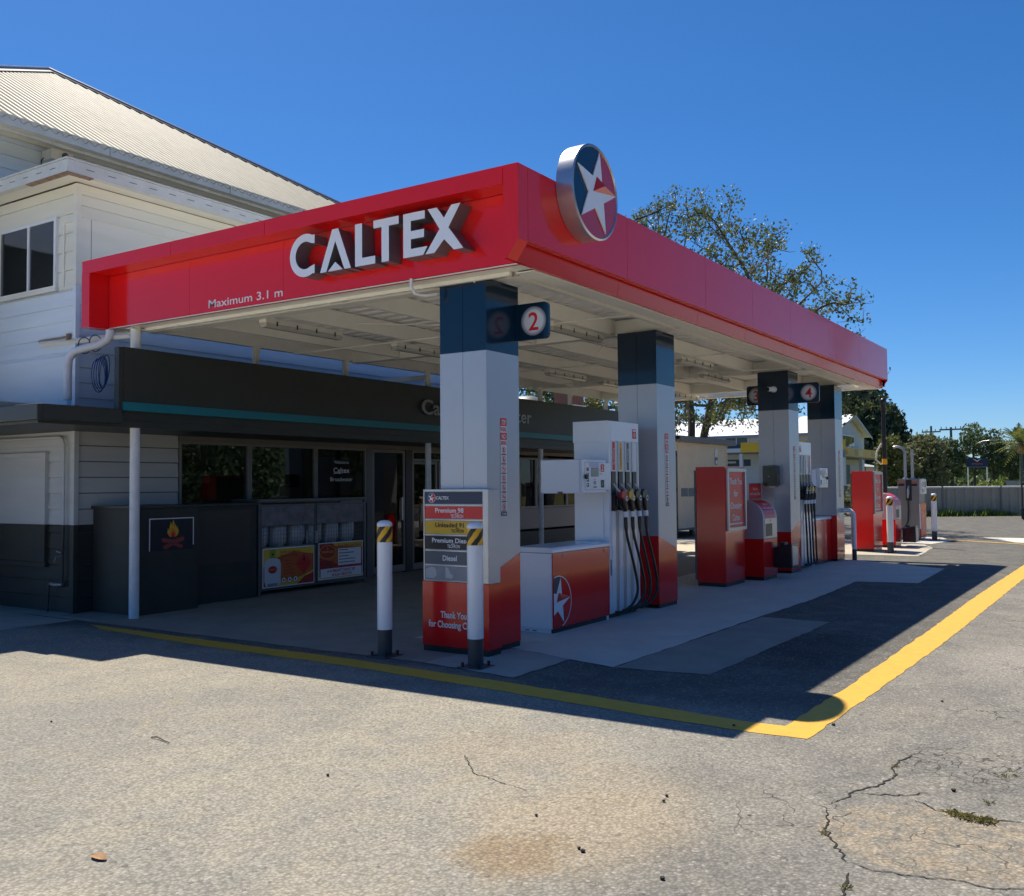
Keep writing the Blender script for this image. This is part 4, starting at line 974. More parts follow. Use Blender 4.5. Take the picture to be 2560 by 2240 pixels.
# side wall details
def build_side():
    t = thing('boarded_panel', 'blank framed panel half grey half charcoal on the house side wall', 'panel', (.2, 7.8, .6))
    f = MB()
    for a in ((7.34, 1.10, 7.40, 2.02), (8.46, 1.10, 8.52, 2.02), (7.40, 1.96, 8.46, 2.02)): f.box(HX-.045, a[0], a[1], HX+.02, a[2], a[3], BOARDG)
    for a in ((7.34, .62, 7.40, 1.098), (8.46, .62, 8.52, 1.098), (7.33, .56, 8.53, .618)): f.box(HX-.045, a[0], a[1], HX+.02, a[2], a[3], CHARB)
    f.build('frame', t)
    p = MB(); p.box(HX-.03, 7.401, 1.10, HX+.02, 8.459, 1.959, BOARDG); p.box(HX-.03, 7.401, .62, HX+.02, 8.459, 1.098, CHARB); p.build('sheet', t)
    t = thing('water_tap', 'pipe and brass tap with meter on the charcoal house wall', 'tap', (.18, 6.98, .3))
    m = MB(); m.tube([(HX-.04, 9.5, 2.22), (HX-.04, 7.02, 2.20), (HX-.04, 6.96, 2.17), (HX-.04, 6.93, 2.10), (HX-.04, 6.93, 1.10)], .016, BOARDG, 8); m.tube([(HX-.04, 6.93, 1.099), (HX-.04, 6.95, .36)], .016, CHARB, 8); m.build('pipe', t, smooth=60)
    b = MB(); b.tube([(HX-.05, 6.93, .36), (HX-.06, 7.05, .35), (HX-.06, 7.18, .36)], [.02, .03, .018], BOLTM, 8); b.tube([(HX-.06, 7.20, .36), (HX-.06, 7.23, .0)], .012, CHARB, 8); b.build('meter', t, smooth=60)
    c = MB(); c.tube([(HX-.05, 6.94, .72), (HX-.10, 6.98, .70), (HX-.11, 7.0, .64)], .012, ALUD, 8); c.tube([(HX-.08, 6.91, .76), (HX-.08, 7.01, .77)], .008, BOLTM, 6); c.build('spout', t)
    t = thing('loose_cable', 'thin loose cable sagging across the white upper boards', 'cable', (.2, 7.5, 3.2))
    m = MB(); pts = [(HX-.02, 9.0, 3.05), (HX-.03, 8.3, 3.10), (HX-.03, 7.95, 3.17), (HX-.03, 7.6, 3.09), (HX-.03, 7.42, 3.05), (HX-.03, 7.1, 3.12), (HX-.03, 6.85, 3.22)]; m.tube(pts, .006, LGREYP, 5)
    m.build('strand', t)
    t = thing('wall_bracket', 'old dark steel bracket fixed to the white upper boards', 'bracket', (.2, 7.2, 3.45)); m = MB(); m.box(HX-.03, 6.85, 3.45, HX-.02, 7.55, 3.475, RUST); m.box(HX-.05, 6.84, 3.42, HX-.015, 6.90, 3.50, RUST); m.build('bar', t)
build_side()

# charcoal counter box with fire sign
def build_box():
    t = thing('charcoal_cabinet', 'plain charcoal storage box carrying the fire sign', 'storage box', (1.4, 6.2, 0))
    b = MB(); b.box(.50, 5.87, .0, 1.40, 6.77, 1.30, CHARB); b.build('body', t, bevel=.006)
    l = MB(); l.box(.47, 5.85, 1.302, 1.42, 6.77, 1.335, CHAR); l.build('lid', t)
    t = thing('charcoal_cabinet', 'dull brownish charcoal storage box between the fire sign box and the gas cage', 'storage box', (2.0, 6.4, 0)); b = MB(); b.box(1.43, 6.14, 0, 2.62, 6.77, 1.30, CHARB); b.build('body', t, bevel=.006)
    l = MB(); l.box(1.46, 6.13, .52, 2.50, 6.139, 1.24, mat('box_panel', (.055, .048, .038), .5)); l.build('front_panel', t); l = MB(); l.box(1.43, 6.12, 1.302, 2.64, 6.77, 1.33, CHAR); l.build('lid', t)
    s = thing('fire_sign', 'dark sign with flames over red logs on the charcoal storage box', 'sign', (1.0, 5.86, 1))
    P = PY; O = (.66, 5.86, .775)
    f = MB(); w, h = .66, .40
    for a in ((0, h-.012, w, h), (0, 0, .012, h-.012), (w-.012, 0.05, w, h-.012)): f.prism([(a[0], a[1]), (a[2], a[1]), (a[2], a[3]), (a[0], a[3])], P, O, .0, .006, WHITEP)
    f.build('edge', s)
    c = MB(); c.rect(P, O, .012, .0, w-.012, h-.012, .003, mat('sign_night', (.012, .014, .024), .5))
    cx = .345
    def fl(sc, m, a): c.sheet([(cx+x*sc, .165+y*sc) for x, y in [(-.05, 0), (-.085, .05), (-.075, .11), (-.055, .075), (-.05, .13), (-.03, .19), (-.012, .13), (0, .215), (.022, .17), (.018, .12), (.04, .16), (.052, .10), (.058, .135), (.085, .07), (.075, .03), (.045, 0)]], P, O, a, m)
    fl(1.0, YEL, .0045); fl(.62, ORANGE, .006); fl(.36, REDP, .0075)
    c.sheet([(cx+x, y) for x, y in [(-.17, .135), (-.15, .155), (0, .125), (.15, .16), (.17, .14), (.165, .11), (.06, .085), (.15, .05), (.14, .02), (.10, .02), (0, .06), (-.10, .01), (-.14, .02), (-.15, .05), (-.06, .085), (-.165, .11)]], P, O, .0045, mat('log_red', (.30, .05, .04), .6))
    c.text('Firewood', P, O, cx, .07, .05, mat('log_dark', (.10, .02, .02), .6), .006, 'C', width=.2)
    c.build('picture', s)
build_box()

# gas bottle cage
def build_cage():
    X0, X1, Y0, Y1, H = 2.71, 4.93, 6.20, 6.74, 1.345
    t = thing('gas_cage', 'steel mesh cage of exchange gas bottles beside the shop door', 'gas bottle cage', (3.8, 6.4, 0))
    f = MB()
    for x in (X0, X1):
        for y in (Y0, Y1): f.box(x-.02, y-.02, 0, x+.02, y+.02, H-.021, ALUD)
    for z in (.09, H): f.box(X0-.02, Y0-.021, z-.02, X1+.02, Y0+.02, z+.0, ALUD); 
    f.box(X0-.03, Y0-.06, H+.001, X1+.03, Y1+.02, H+.03, ALUD); f.box(X0+.02, Y0+.02, .09, X1-.02, Y1, .10, ALUD); f.box(X0, Y1, .1, X1, Y1+.01, H, ALUD)
    f.build('frame', t)
    for x in (X0,):
        s = MB(); s.box(X0-.006, Y0+.021, .12, X0+.002, Y1-.021, H-.03, mat('cage_side', (.055, .06, .06), .6)); s.build('side_sheet', t)
    xm = (X0+X1)/2
    for a, b in ((X0+.02, xm-.012), (xm+.012, X1-.02)):
        d = MB()
        for q in ((a, .10, b, .18), (a, .665, b, .69), (a, H-.07, b, H-.045), (a, .181, a+.02, H-.071), (b-.02, .181, b, H-.071)): d.box(q[0], Y0-.028, q[1], q[2], Y0-.005, q[3], ALUD)
        d.box(a+.021, Y0-.020, .99, b-.021, Y0-.010, H-.072, mat('worn_sheet', (.26, .25, .28), .6, col2=(.12, .12, .13), nscale=6, ncon=.4))
        for k in range(1, int((b-a)/.055)): x = a+k*.055; d.box(x-.002, Y0-.019, .69, x+.002, Y0-.015, .99, ALUD)
        for z in (.74, .80, .86, .92): d.box(a+.02, Y0-.0145, z-.002, b-.02, Y0-.011, z+.002, ALUD)
        d.build('door', t)
    l = MB()
    for x0, x1 in ((xm-.20, xm-.012), (xm+.012, xm+.20)): l.tube([(x0, Y0-.035, .70), (x0, Y0-.035, .88), (x1, Y0-.035, .88), (x1, Y0-.035, .70)], .010, ALU, 6)
    l.build('latch', t)
    # posters
    OR = mat('poster_orange', (.62, .17, .025), .45, col2=(.46, .06, .02), nscale=1.4); PY_ = mat('poster_yellow', (.72, .50, .05), .45); RD = mat('poster_red', (.46, .025, .03), .45); GY = mat('poster_grey', (.62, .65, .72), .45)
    WP = mat('poster_white', (.84, .86, .90), .45)
    def frame(m, O, w, h):
        m.prism([(0, 0), (w, 0), (w, h), (0, h)], PY, O, 0, .004, WP); m.rect(PY, O, .015, .015, w-.015, h-.015, .0055, OR)
    O = (X0+.045, Y0-.029, .105); w, h = 1.02, .565
    m = MB(); frame(m, O, w, h); q = lambda pts, a, mm: m.sheet(pts, PY, O, a, mm)
    q([(.015, .40), (.30, .43), (.60, .50), (w-.015, .44), (w-.015, h-.015), (.015, h-.015)], .007, PY_); q([(.015, .3), (.12, .4), (.015, .45)], .0075, PY_)
    q([(.30, .015), (w-.3, .015), (w-.12, .13), (w-.015, .18), (w-.015, .2), (.75, .12), (.30, .08)], .007, PY_); q([(.66, .015), (w-.015, .015), (w-.015, .16), (.82, .12)], .0075, RD)
    q([(.05, .05), (.06, .02), (.31, .02), (.32, .05), (.34, .09), (.345, .33), (.32, .39), (.26, .42), (.11, .42), (.055, .39), (.03, .33), (.03, .09)], .0085, GY)
    q([(.09, .015), (.28, .015), (.28, .06), (.09, .06)], .009, LGREYP); q([(.13, .42), (.24, .42), (.24, .54), (.13, .54)], .0085, mat('tag_green', (.30, .36, .03), .5)); q(circ(.185, .475, .022, 14, .016), .010, BLACKP)
    q(circ(.185, .255, .085, 24, .055), .010, OR); q(circ(.185, .255, .08, 24, .05), .011, RD); m.text("SWAP'n'GO", PY, O, .185, .245, .03, YEL, .0125, 'C', width=.13)
    m.text('Quality and Safety are...', PY, O, .33, .485, .05, RD, .0085, 'L', width=.42, off=.012); m.text("SWAP'n'GO Priorities", PY, O, .33, .43, .05, RD, .0085, 'L', width=.36, off=.012)
    for k in range(5): q([(.40, .36-k*.045), (.40+[.12, .18, .16, .2, .2][k], .36-k*.045), (.40+[.12, .18, .16, .2, .2][k], .37-k*.045), (.40, .37-k*.045)], .0085, RD)
    q([(.64, .31), (.80, .47), (.96, .31), (.80, .15)], .0085, mat('hazard_red', (.7, .03, .03), .4)); q([(.78, .36), (.79, .40), (.80, .42), (.825, .38), (.82, .35), (.80, .34)], .010, BLACKP); m.text('FLAMMABLE GAS', PY, O, .80, .295, .028, BLACKP, .010, 'C', width=.2); m.text('2', PY, O, .80, .20, .06, BLACKP, .010, 'C')
    for k in range(3):
        q(circ(.40+k*.115, .09, .045, 20), .0085, WP); ring(m, PY, O, .40+k*.115, .09, .037, .045, .010, RD, 20); q([(.39+k*.115, .07), (.415+k*.115, .08), (.41+k*.115, .11), (.385+k*.115, .10)], .0095, BLACKP)
    m.build('poster', t)
    O = (xm+.045, Y0-.029, .125); w, h = .99, .565
    m = MB(); frame(m, O, w, h)
    q([(.015, .36), (.5, h-.015), (.015, h-.015)], .007, RD); q([(.35, h-.06), (w-.015, h-.10), (w-.015, h-.015), (.30, h-.015)], .0072, PY_); q([(.015, .16), (w-.015, .16), (w-.015, .28), (.4, .23), (.015, .34)], .007, RD); q([(.015, .015), (w-.015, .015), (w-.015, .05), (.015, .05)], .0071, PY_)
    q(circ(.19, .42, .175, 30, .105), .0085, YEL); q(circ(.19, .42, .165, 30, .097), .0095, RD); m.text("SWAP'n'GO", PY, O, .19, .405, .05, YEL, .0105, 'C', width=.26, off=.01); q([(.17, .46), (.19, .51), (.20, .485), (.205, .46)], .0105, ORANGE)
    m.text('Fast-Safe and Easy', PY, O, .42, .485, .06, RD, .0085, 'L', width=.52, off=.014)
    q([(.42, .20), (.94, .20), (.94, .46), (.42, .46)], .0085, WP)
    for k in range(5): q([(.44, .43-k*.048), (.44+[.2, .34, .22, .36, .36][k], .43-k*.048), (.44+[.2, .34, .22, .36, .36][k], .443-k*.048), (.44, .443-k*.048)], .0095, GREYP)
    for k in range(4): q([(.04, .27-k*.03), (.04+[.3, .2, .32, .25][k], .27-k*.03), (.04+[.3, .2, .32, .25][k], .279-k*.03), (.04, .279-k*.03)], .0085, BLACKP)
    q([(.04, .03), (.95, .03), (.95, .165), (.04, .165)], .009, WP); m.text('IN AN EMERGENCY CONTACT "000"', PY, O, .495, .105, .06, RD, .0105, 'C', width=.62, off=.02); m.text('OR ELGAS 1800 819 783', PY, O, .495, .043, .06, RD, .0105, 'C', width=.44, off=.02)
    m.build('poster', t)
    BT = mat('bottle_grey', (.58, .61, .65), .4, metal=.2); p0 = None
    labs = ['grey gas bottle beside the cage frame, upper row end', 'grey gas bottle second along the cage upper row', 'grey gas bottle third along the cage upper row', 'grey gas bottle at the cage middle latch', 'grey gas bottle behind the white tag in the second cage door', 'grey gas bottle last along the cage upper row']
    for k in range(6):
        x = X0+.2+k*.365; y = Y0+.25
        if p0 is None:
            b = thing('gas_bottle', labs[0], 'gas bottle', (x, y, .66), 'gas bottles in the cage'); p0 = b
            m = MB(); m.lathe((x, y, .66), [(.11, 0), (.115, .03), (.14, .06), (.152, .12), (.152, .30), (.135, .36), (.08, .39), (.03, .40)], BT, 20); m.build('tank', b, smooth=60)
            m = MB(); m.lathe((x, y, .66), [(.07, .36), (.075, .46), (.068, .46), (.065, .37)], BT, 16); m.build('collar', b, smooth=40)
        else: copy_thing(p0, (x, y, .66), labs[k])
    sh = MB(); sh.box(X0+.021, Y0+.021, .645, X1-.021, Y1-.001, .659, ALUD); sh.build('shelf', t)
build_cage()

# a few things in the dark shop
def build_inside():
    def fridge(x, y, w, lab, hm, hdr, lit=True):
        t = thing('drinks_fridge', lab, 'fridge', (x, y, 0), 'drinks fridges inside the shop')
        b = MB(); b.box(x, y, .02, x+w, y+.6, 2.1, mat('fridge_dark', (.03, .032, .035), .4)); b.build('case', t)
        h = MB(); h.rect(PY, (x, y, 0), .02, 1.93, w-.02, 2.09, .004, hm)
        if hdr: h.text(hdr, PY, (x, y, 0), w*.3, 1.975, .09, WHITEP, .006, 'C', width=.22)
        h.build('header', t)
        if lit:
            q = MB(); q.box(x+w-.06, y-.02, 1.35, x+w-.045, y-.005, 1.80, TUBE); q.build('lit_edge', t)
            s = MB()
            for z in (1.36, 1.58): s.box(x+.05, y-.015, z, x+w-.08, y-.004, z+.02, ALU)
            s.build('shelf_edge', t)
        return t
    f = fridge(5.35, 8.9, .7, 'drinks fridge with red white and blue disc header behind the middle pane', NAVY, 'taste')
    m = MB(); O = (5.35, 8.9, 0); m.sheet(circ(.56, 2.01, .055, 20), PY, O, .006, WHITEP); m.sheet(circ(.56, 2.01, .055, 20, a0=R(20), a1=R(165)), PY, O, .0075, REDP); m.sheet(circ(.56, 2.01, .055, 20, a0=R(200), a1=R(345)), PY, O, .0075, NAVY); m.build('round_mark', f)
    fridge(6.4, 8.9, .7, 'drinks fridge with red header seen behind the welcome lettering', REDP, '')
    fridge(8.3, 9.2, .8, 'drinks fridge with lit edge seen through the shop door', mat('hdr_green', (.03, .12, .03), .5), '')
    t = thing('shop_counter', 'dark timber counter seen through the first shop window', 'counter', (2.6, 8.4, 0)); m = MB(); m.box(2.0, 8.2, .02, 3.6, 8.8, 1.35, mat('counter_dark', (.03, .026, .024), .5)); m.build('base', t); m = MB(); m.box(1.95, 8.15, 1.352, 3.65, 8.85, 1.40, WOOD); m.build('counter_top', t)
    t = thing('notice_board', 'pale green notice sheets hanging inside the first shop window', 'notice', (2.4, 7.6, 1.8)); m = MB(); m.box(2.22, 7.6, 1.62, 2.50, 7.605, 2.0, mat('notice_green', (.20, .26, .20), .6)); m.box(2.501, 7.6, 1.62, 3.0, 7.605, 1.72, mat('notice_green', (.20, .26, .20), .6)); m.build('sheet', t)
    t = thing('shop_pillar', 'grey pillar standing inside the first shop window', 'pillar', (3.3, 7.8, 0)); m = MB(); m.box(3.1, 7.8, .02, 3.28, 7.95, 2.49, mat('pillar_grey', (.09, .10, .095), .6)); m.build('shaft', t)
    t = thing('green_shelf_light', 'green lit bulkhead inside the shop door', 'light panel', (6.6, 9, 2.3)); m = MB(); m.box(6.3, 9.0, 2.0, 7.9, 9.05, 2.14, GREENL); m.build('panel', t)
    t = thing('coffee_machine', 'white coffee machine with two dark screens behind the far shop window', 'coffee machine', (11.3, 7.4, 1.05)); m = MB(); m.box(11.2, 7.3, 1.12, 11.75, 7.7, 1.62, WHITE); m.build('case', t); m = MB(); m.box(11.25, 7.295, 1.42, 11.42, 7.2995, 1.55, BLACKP); m.box(11.50, 7.295, 1.42, 11.67, 7.2995, 1.55, BLACKP); m.build('screen', t)
    m = MB(); m.box(11.2, 7.28, 1.065, 12.0, 7.6, 1.12, REDP); m.build('red_tray', t)
    t = thing('shop_bench', 'bench carrying the coffee machine inside the far shop window', 'bench', (12, 7.4, 0)); m = MB(); m.box(10.6, 7.2, 1.0, 14.0, 7.8, 1.063, WOOD); m.box(10.6, 7.25, .02, 14.0, 7.75, .999, INT); m.build('body', t)
build_inside()
# ================================================================== ground
def ground_material():
    m = bpy.data.materials.new('gravelly_asphalt'); m.use_nodes = True; nt = m.node_tree; N = nt.nodes; L = nt.links; b = N['Principled BSDF']
    geo = N.new('ShaderNodeNewGeometry'); pos = geo.outputs['Position']
    sep = N.new('ShaderNodeSeparateXYZ'); L.new(pos, sep.inputs[0])
    def noise(sc, det=4, ro=.6, dist=0.):
        n = N.new('ShaderNodeTexNoise'); n.inputs['Scale'].default_value = sc; n.inputs['Detail'].default_value = det; n.inputs['Roughness'].default_value = ro; n.inputs['Distortion'].default_value = dist
        L.new(pos, n.inputs['Vector']); return n.outputs[0]
    def mth(op, a, c=None, clamp=False):
        n = N.new('ShaderNodeMath'); n.operation = op; n.use_clamp = clamp
        for i, q in enumerate((a, c)):
            if q is None: continue
            if isinstance(q, (int, float)): n.inputs[i].default_value = q
            else: L.new(q, n.inputs[i])
        return n.outputs[0]
    def ss(x, lo, hi):
        n = N.new('ShaderNodeMapRange'); n.interpolation_type = 'SMOOTHSTEP'; n.inputs['From Min'].default_value = lo; n.inputs['From Max'].default_value = hi; L.new(x, n.inputs['Value']); return n.outputs[0]
    def mix(f, a, c):
        n = N.new('ShaderNodeMix'); n.data_type = 'RGBA'
        if isinstance(f, (int, float)): n.inputs[0].default_value = f
        else: L.new(f, n.inputs[0])
        for i, q in ((6, a), (7, c)):
            if isinstance(q, tuple): n.inputs[i].default_value = (*q, 1)
            else: L.new(q, n.inputs[i])
        return n.outputs[2]
    X, Y = sep.outputs[0], sep.outputs[1]
    n1, n2, n3 = noise(.55, 5, .62), noise(2.3, 6, .7, .4), noise(9, 6, .7)
    big = mth('SUBTRACT', n1, .5); med = mth('SUBTRACT', n2, .5)
    wob = mth('ADD', mth('MULTIPLY', big, 2.2), mth('MULTIPLY', med, 1.1))
    tan = mix(ss(n2, .38, .66), (.325, .297, .240), (.268, .255, .222))
    tan = mix(mth('MULTIPLY', ss(n1, .48, .66), .7), tan, (.225, .218, .192))
    grey = mix(ss(n2, .35, .7), (.190, .182, .165), (.255, .240, .205))
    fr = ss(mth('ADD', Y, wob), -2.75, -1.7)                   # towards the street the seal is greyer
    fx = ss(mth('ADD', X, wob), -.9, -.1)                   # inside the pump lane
    n0 = noise(.23, 3, .55); tan = mix(mth('MULTIPLY', ss(n0, .50, .66), .75), tan, (.235, .228, .208)); tan = mix(mth('MULTIPLY', ss(noise(1.1, 5, .7, 1.2), .56, .70), .45), tan, (.36, .30, .205))
    grey = mix(mth('MULTIPLY', ss(noise(.8, 5, .7, .8), .52, .68), .6), grey, (.145, .14, .13))
    col = mix(fr, grey, tan)
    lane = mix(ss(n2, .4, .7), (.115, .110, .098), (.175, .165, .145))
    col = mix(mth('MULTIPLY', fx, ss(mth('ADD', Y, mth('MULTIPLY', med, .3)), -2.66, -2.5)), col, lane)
    def blob(cx, cy, r, soft, c, amt, col, sx=1.):
        dx = mth('MULTIPLY', mth('SUBTRACT', X, cx), sx); dy = mth('SUBTRACT', Y, cy)
        d = mth('SQRT', mth('ADD', mth('MULTIPLY', dx, dx), mth('MULTIPLY', dy, dy)))
        d = mth('ADD', d, mth('MULTIPLY', med, .55))
        f = mth('MULTIPLY', mth('SUBTRACT', 1, ss(d, r-soft, r+soft)), amt)
        return mix(f, col, c)
    col = blob(-2.8, -2.15, .48, .22, (.345, .290, .210), .75, col, .75)
    col = blob(-3.35, -2.1, .22, .12, (.25, .18, .105), .7, col)
    col = blob(-2.0, -1.2, .5, .3, (.31, .255, .185), .35, col)
    col = blob(2.6, -3.35, .40, .3, (.33, .305, .27), .6, col, .45)
    col = blob(.1, -2.95, .22, .2, (.29, .26, .21), .5, col)
    col = blob(-1.5, -2.55, .25, .2, (.27, .255, .23), .5, col)
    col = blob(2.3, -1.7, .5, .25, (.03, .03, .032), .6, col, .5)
    # worn patch with a broken edge
    ex = mth('DIVIDE', mth('SUBTRACT', X, -2.22), .47); ey = mth('DIVIDE', mth('SUBTRACT', Y, -3.60), .55)
    ed = mth('ADD', mth('SQRT', mth('ADD', mth('MULTIPLY', ex, ex), mth('MULTIPLY', ey, ey))), mth('MULTIPLY', med, .35))
    pm = mth('SUBTRACT', 1, ss(ed, .90, .99)); pcol = mix(ss(n3, .40, .62), (.315, .262, .190), (.215, .200, .170)); pcol = mix(mth('MULTIPLY', ss(n2, .56, .68), .6), pcol, (.13, .105, .075)); col = mix(mth('MULTIPLY', pm, .9), col, pcol)
    # stones in the seal
    vo = N.new('ShaderNodeTexVoronoi'); vo.inputs['Scale'].default_value = 62; L.new(pos, vo.inputs['Vector'])
    sv = N.new('ShaderNodeSeparateColor'); L.new(vo.outputs['Color'], sv.inputs[0])
    st = ss(sv.outputs[0], .0, 1.); k = mth('ADD', mth('MULTIPLY', st, .30), .87)
    vd = ss(vo.outputs['Distance'], .25, .75); k = mth('MULTIPLY', k, mth('SUBTRACT', 1.06, mth('MULTIPLY', vd, .40)))
    kk = N.new('ShaderNodeCombineColor')
    for i in range(3): L.new(k, kk.inputs[i])
    mm = N.new('ShaderNodeMix'); mm.data_type = 'RGBA'; mm.blend_type = 'MULTIPLY'; mm.inputs[0].default_value = .85
    L.new(col, mm.inputs[6]); L.new(kk.outputs[0], mm.inputs[7]); col = mm.outputs[2]
    col = mix(mth('MULTIPLY', ss(sv.outputs[1], .955, .975), .35), col, (.50, .47, .42)); col = mix(mth('MULTIPLY', ss(sv.outputs[2], .955, .98), .45), col, (.05, .05, .05))
    # fine cracking, only here and there
    v2 = N.new('ShaderNodeTexVoronoi'); v2.feature = 'DISTANCE_TO_EDGE'; v2.inputs['Scale'].default_value = 3.3
    wv = N.new('ShaderNodeVectorMath'); wv.operation = 'ADD'; nn = N.new('ShaderNodeTexNoise'); nn.inputs['Scale'].default_value = 5; L.new(pos, nn.inputs['Vector'])
    sc_ = N.new('ShaderNodeVectorMath'); sc_.operation = 'SCALE'; sc_.inputs['Scale'].default_value = .35; L.new(nn.outputs['Color'], sc_.inputs[0]); L.new(pos, wv.inputs[0]); L.new(sc_.outputs[0], wv.inputs[1]); L.new(wv.outputs[0], v2.inputs['Vector'])
    cr = mth('MULTIPLY', mth('SUBTRACT', 1, ss(v2.outputs['Distance'], .004, .016)), mth('MULTIPLY', ss(n1, .50, .58), mth('SUBTRACT', 1, fr)))
    v3 = N.new('ShaderNodeTexVoronoi'); v3.feature = 'DISTANCE_TO_EDGE'; v3.inputs['Scale'].default_value = 8.5; L.new(wv.outputs[0], v3.inputs['Vector'])
    qx = mth('SUBTRACT', X, -.95); qy = mth('SUBTRACT', Y, -3.55); qd = mth('ADD', mth('SQRT', mth('ADD', mth('MULTIPLY', qx, qx), mth('MULTIPLY', qy, qy))), mth('MULTIPLY', med, .5))
    cn = mth('MULTIPLY', mth('SUBTRACT', 1, ss(v3.outputs['Distance'], .010, .045)), mth('SUBTRACT', 1, ss(qd, .25, .55)))
    cr = mth('MAXIMUM', cr, cn)
    col = mix(mth('MULTIPLY', cr, .75), col, (.035, .032, .028))
    far = ss(X, 60, 90); col = mix(far, col, (.17, .17, .06))
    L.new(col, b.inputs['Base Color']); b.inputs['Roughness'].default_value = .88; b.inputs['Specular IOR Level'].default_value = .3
    h = mth('ADD', mth('MULTIPLY', mth('SUBTRACT', 1, vo.outputs['Distance']), .55), mth('ADD', mth('MULTIPLY', n3, .5), mth('MULTIPLY', cr, -1.2)))
    bp = N.new('ShaderNodeBump'); bp.inputs['Strength'].default_value = .55; bp.inputs['Distance'].default_value = .012; L.new(h, bp.inputs['Height']); L.new(bp.outputs[0], b.inputs['Normal'])
    return m
GM = ground_material()
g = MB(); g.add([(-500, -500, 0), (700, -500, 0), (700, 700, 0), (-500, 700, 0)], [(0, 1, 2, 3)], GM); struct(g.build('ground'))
def flat(name, pts, z, m, jit=.0, step=.15):
    out = []
    for i, p in enumerate(pts):
        q = pts[(i+1) % len(pts)]; d = math.dist(p, q); n = max(1, int(d/step)) if jit else 1
        for k in range(n):
            t = k/n; j = jit if k else 0
            out.append((p[0]+(q[0]-p[0])*t+random.uniform(-j, j), p[1]+(q[1]-p[1])*t+random.uniform(-j, j)))
    mb = MB(); A = sum(out[i][0]*out[(i+1) % len(out)][1]-out[(i+1) % len(out)][0]*out[i][1] for i in range(len(out)))
    if A < 0: out = out[::-1]
    mb.add([(x, y, z) for x, y in out], [tuple(range(len(out)))], m); o = mb.build(name); o['kind'] = 'structure'; return o
SLABM = mat('exposed_aggregate', (.37, .34, .275), .9, col2=(.24, .22, .175), nscale=2.0, ncon=.6, bump=.5, bscale=130)
CONCB = mat('strip_concrete', (.33, .315, .27), .85, col2=(.21, .20, .17), nscale=1.8, ncon=.6, bump=.2, bscale=70)
flat('forecourt_slab', [(-.10, .94), (.6, .94), (.9, .66), (13.2, .66), (13.2, 6.9), (-.06, 6.9)], .004, SLABM, .012, .2)
flat('house_path', [(-.07, 5.95), (-.07, 16), (.30, 16), (.30, 6.78), (.05, 6.78), (.05, 5.95)], .0062, CONC2)
flat('side_path', [(-1.6, 6.2), (-1.6, 16), (-.08, 16), (-.08, 6.2)], .004, CONC2, .02, .3)
flat('concrete_pad', [(-.11, .935), (-.26, -.08), (.69, -.07), (.895, .64), (.60, .935)], .0058, CONC2, .012, .12)
flat('concrete_pad', [(.90, .655), (.53, -.57), (4.16, -.60), (6.07, -.65), (8.72, -.57), (8.9, -1.44), (11.7, -1.36), (13.1, .60), (13.1, 2.2), (9, 2.2), (3.9, 1.9), (.92, 1.9)], .0072, CONC, .010, .15)
flat('concrete_pad', [(.55, -.575), (.66, -1.38), (4.12, -1.41), (4.15, -.615)], .0044, CONCB, .012, .12)
flat('island_slab', [(14.6, -.4), (14.4, 2.4), (18.8, 2.4), (18.6, .2), (17.4, -.2)], .005, mat('pale_slab', (.50, .45, .36), .85, col2=(.36, .33, .27), nscale=1.2, bump=.1), .03, .3)
flat('island_slab', [(18.9, .1), (19.3, 1.9), (22.3, 1.7), (22.0, .35), (20.4, -.15)], .007, CONC, .02, .3)
flat('sun_slab', [(12.9, 2.3), (12.9, 9), (18.6, 9), (18.6, 2.45), (14.2, 2.45)], .0055, mat('tan_slab', (.56, .49, .37), .9, col2=(.46, .40, .30), nscale=1.5, bump=.2), .03, .4)
flat('white_slab', [(22.5, -.6), (22.6, -2.6), (20.1, -2.4), (20.4, -1.6), (21.5, -1.1)], .006, mat('pale_slab', (.58, .56, .50), .8), .02, .3)
BOUNCE = mat('pale_bounce', (.62, .59, .52), .85, col2=(.52, .49, .43), nscale=.8)  # unseen pale ground, added outside the view to bounce light into the shade
flat('bounce_ground', [(-60, -8.9), (60, -8.9), (60, -4.9), (-60, -4.9)], .0035, BOUNCE)
flat('bounce_ground', [(-40, -4.88), (-6.9, -4.88), (-6.9, -2.4), (-3.3, 4), (-2.4, 8), (-1.8, 30), (-40, 30)], .0035, BOUNCE)
flat('road', [(-500, -9), (700, -9), (700, -17), (-500, -17)], .003, mat('road_asphalt', (.06, .06, .06), .85, col2=(.08, .08, .08), nscale=2, bump=.2))
# painted lines
yl = [(-.20, 5.74), (-.255, 3.7), (-.30, 1.7), (-.42, -.05), (-.565, -1.43), (-.655, -2.15), (-.64, -2.405), (.85, -2.44), (3.88, -2.44), (7.7, -2.42), (13.26, -2.46), (18, -2.5), (18, -2.72), (10.24, -2.72), (3.5, -2.71), (.68, -2.66), (-.88, -2.615), (-.90, -2.25), (-.86, -1.6), (-.71, -.26), (-.565, 1.4), (-.52, 3.42), (-.36, 5.3)]
flat('yellow_line', yl, .003, LINE, .008, .10)
flat('yellow_line', [(21.3, .5), (19.6, -2.2), (19.4, -2.2), (21.1, .5)], .0075, LINE, .01, .3)
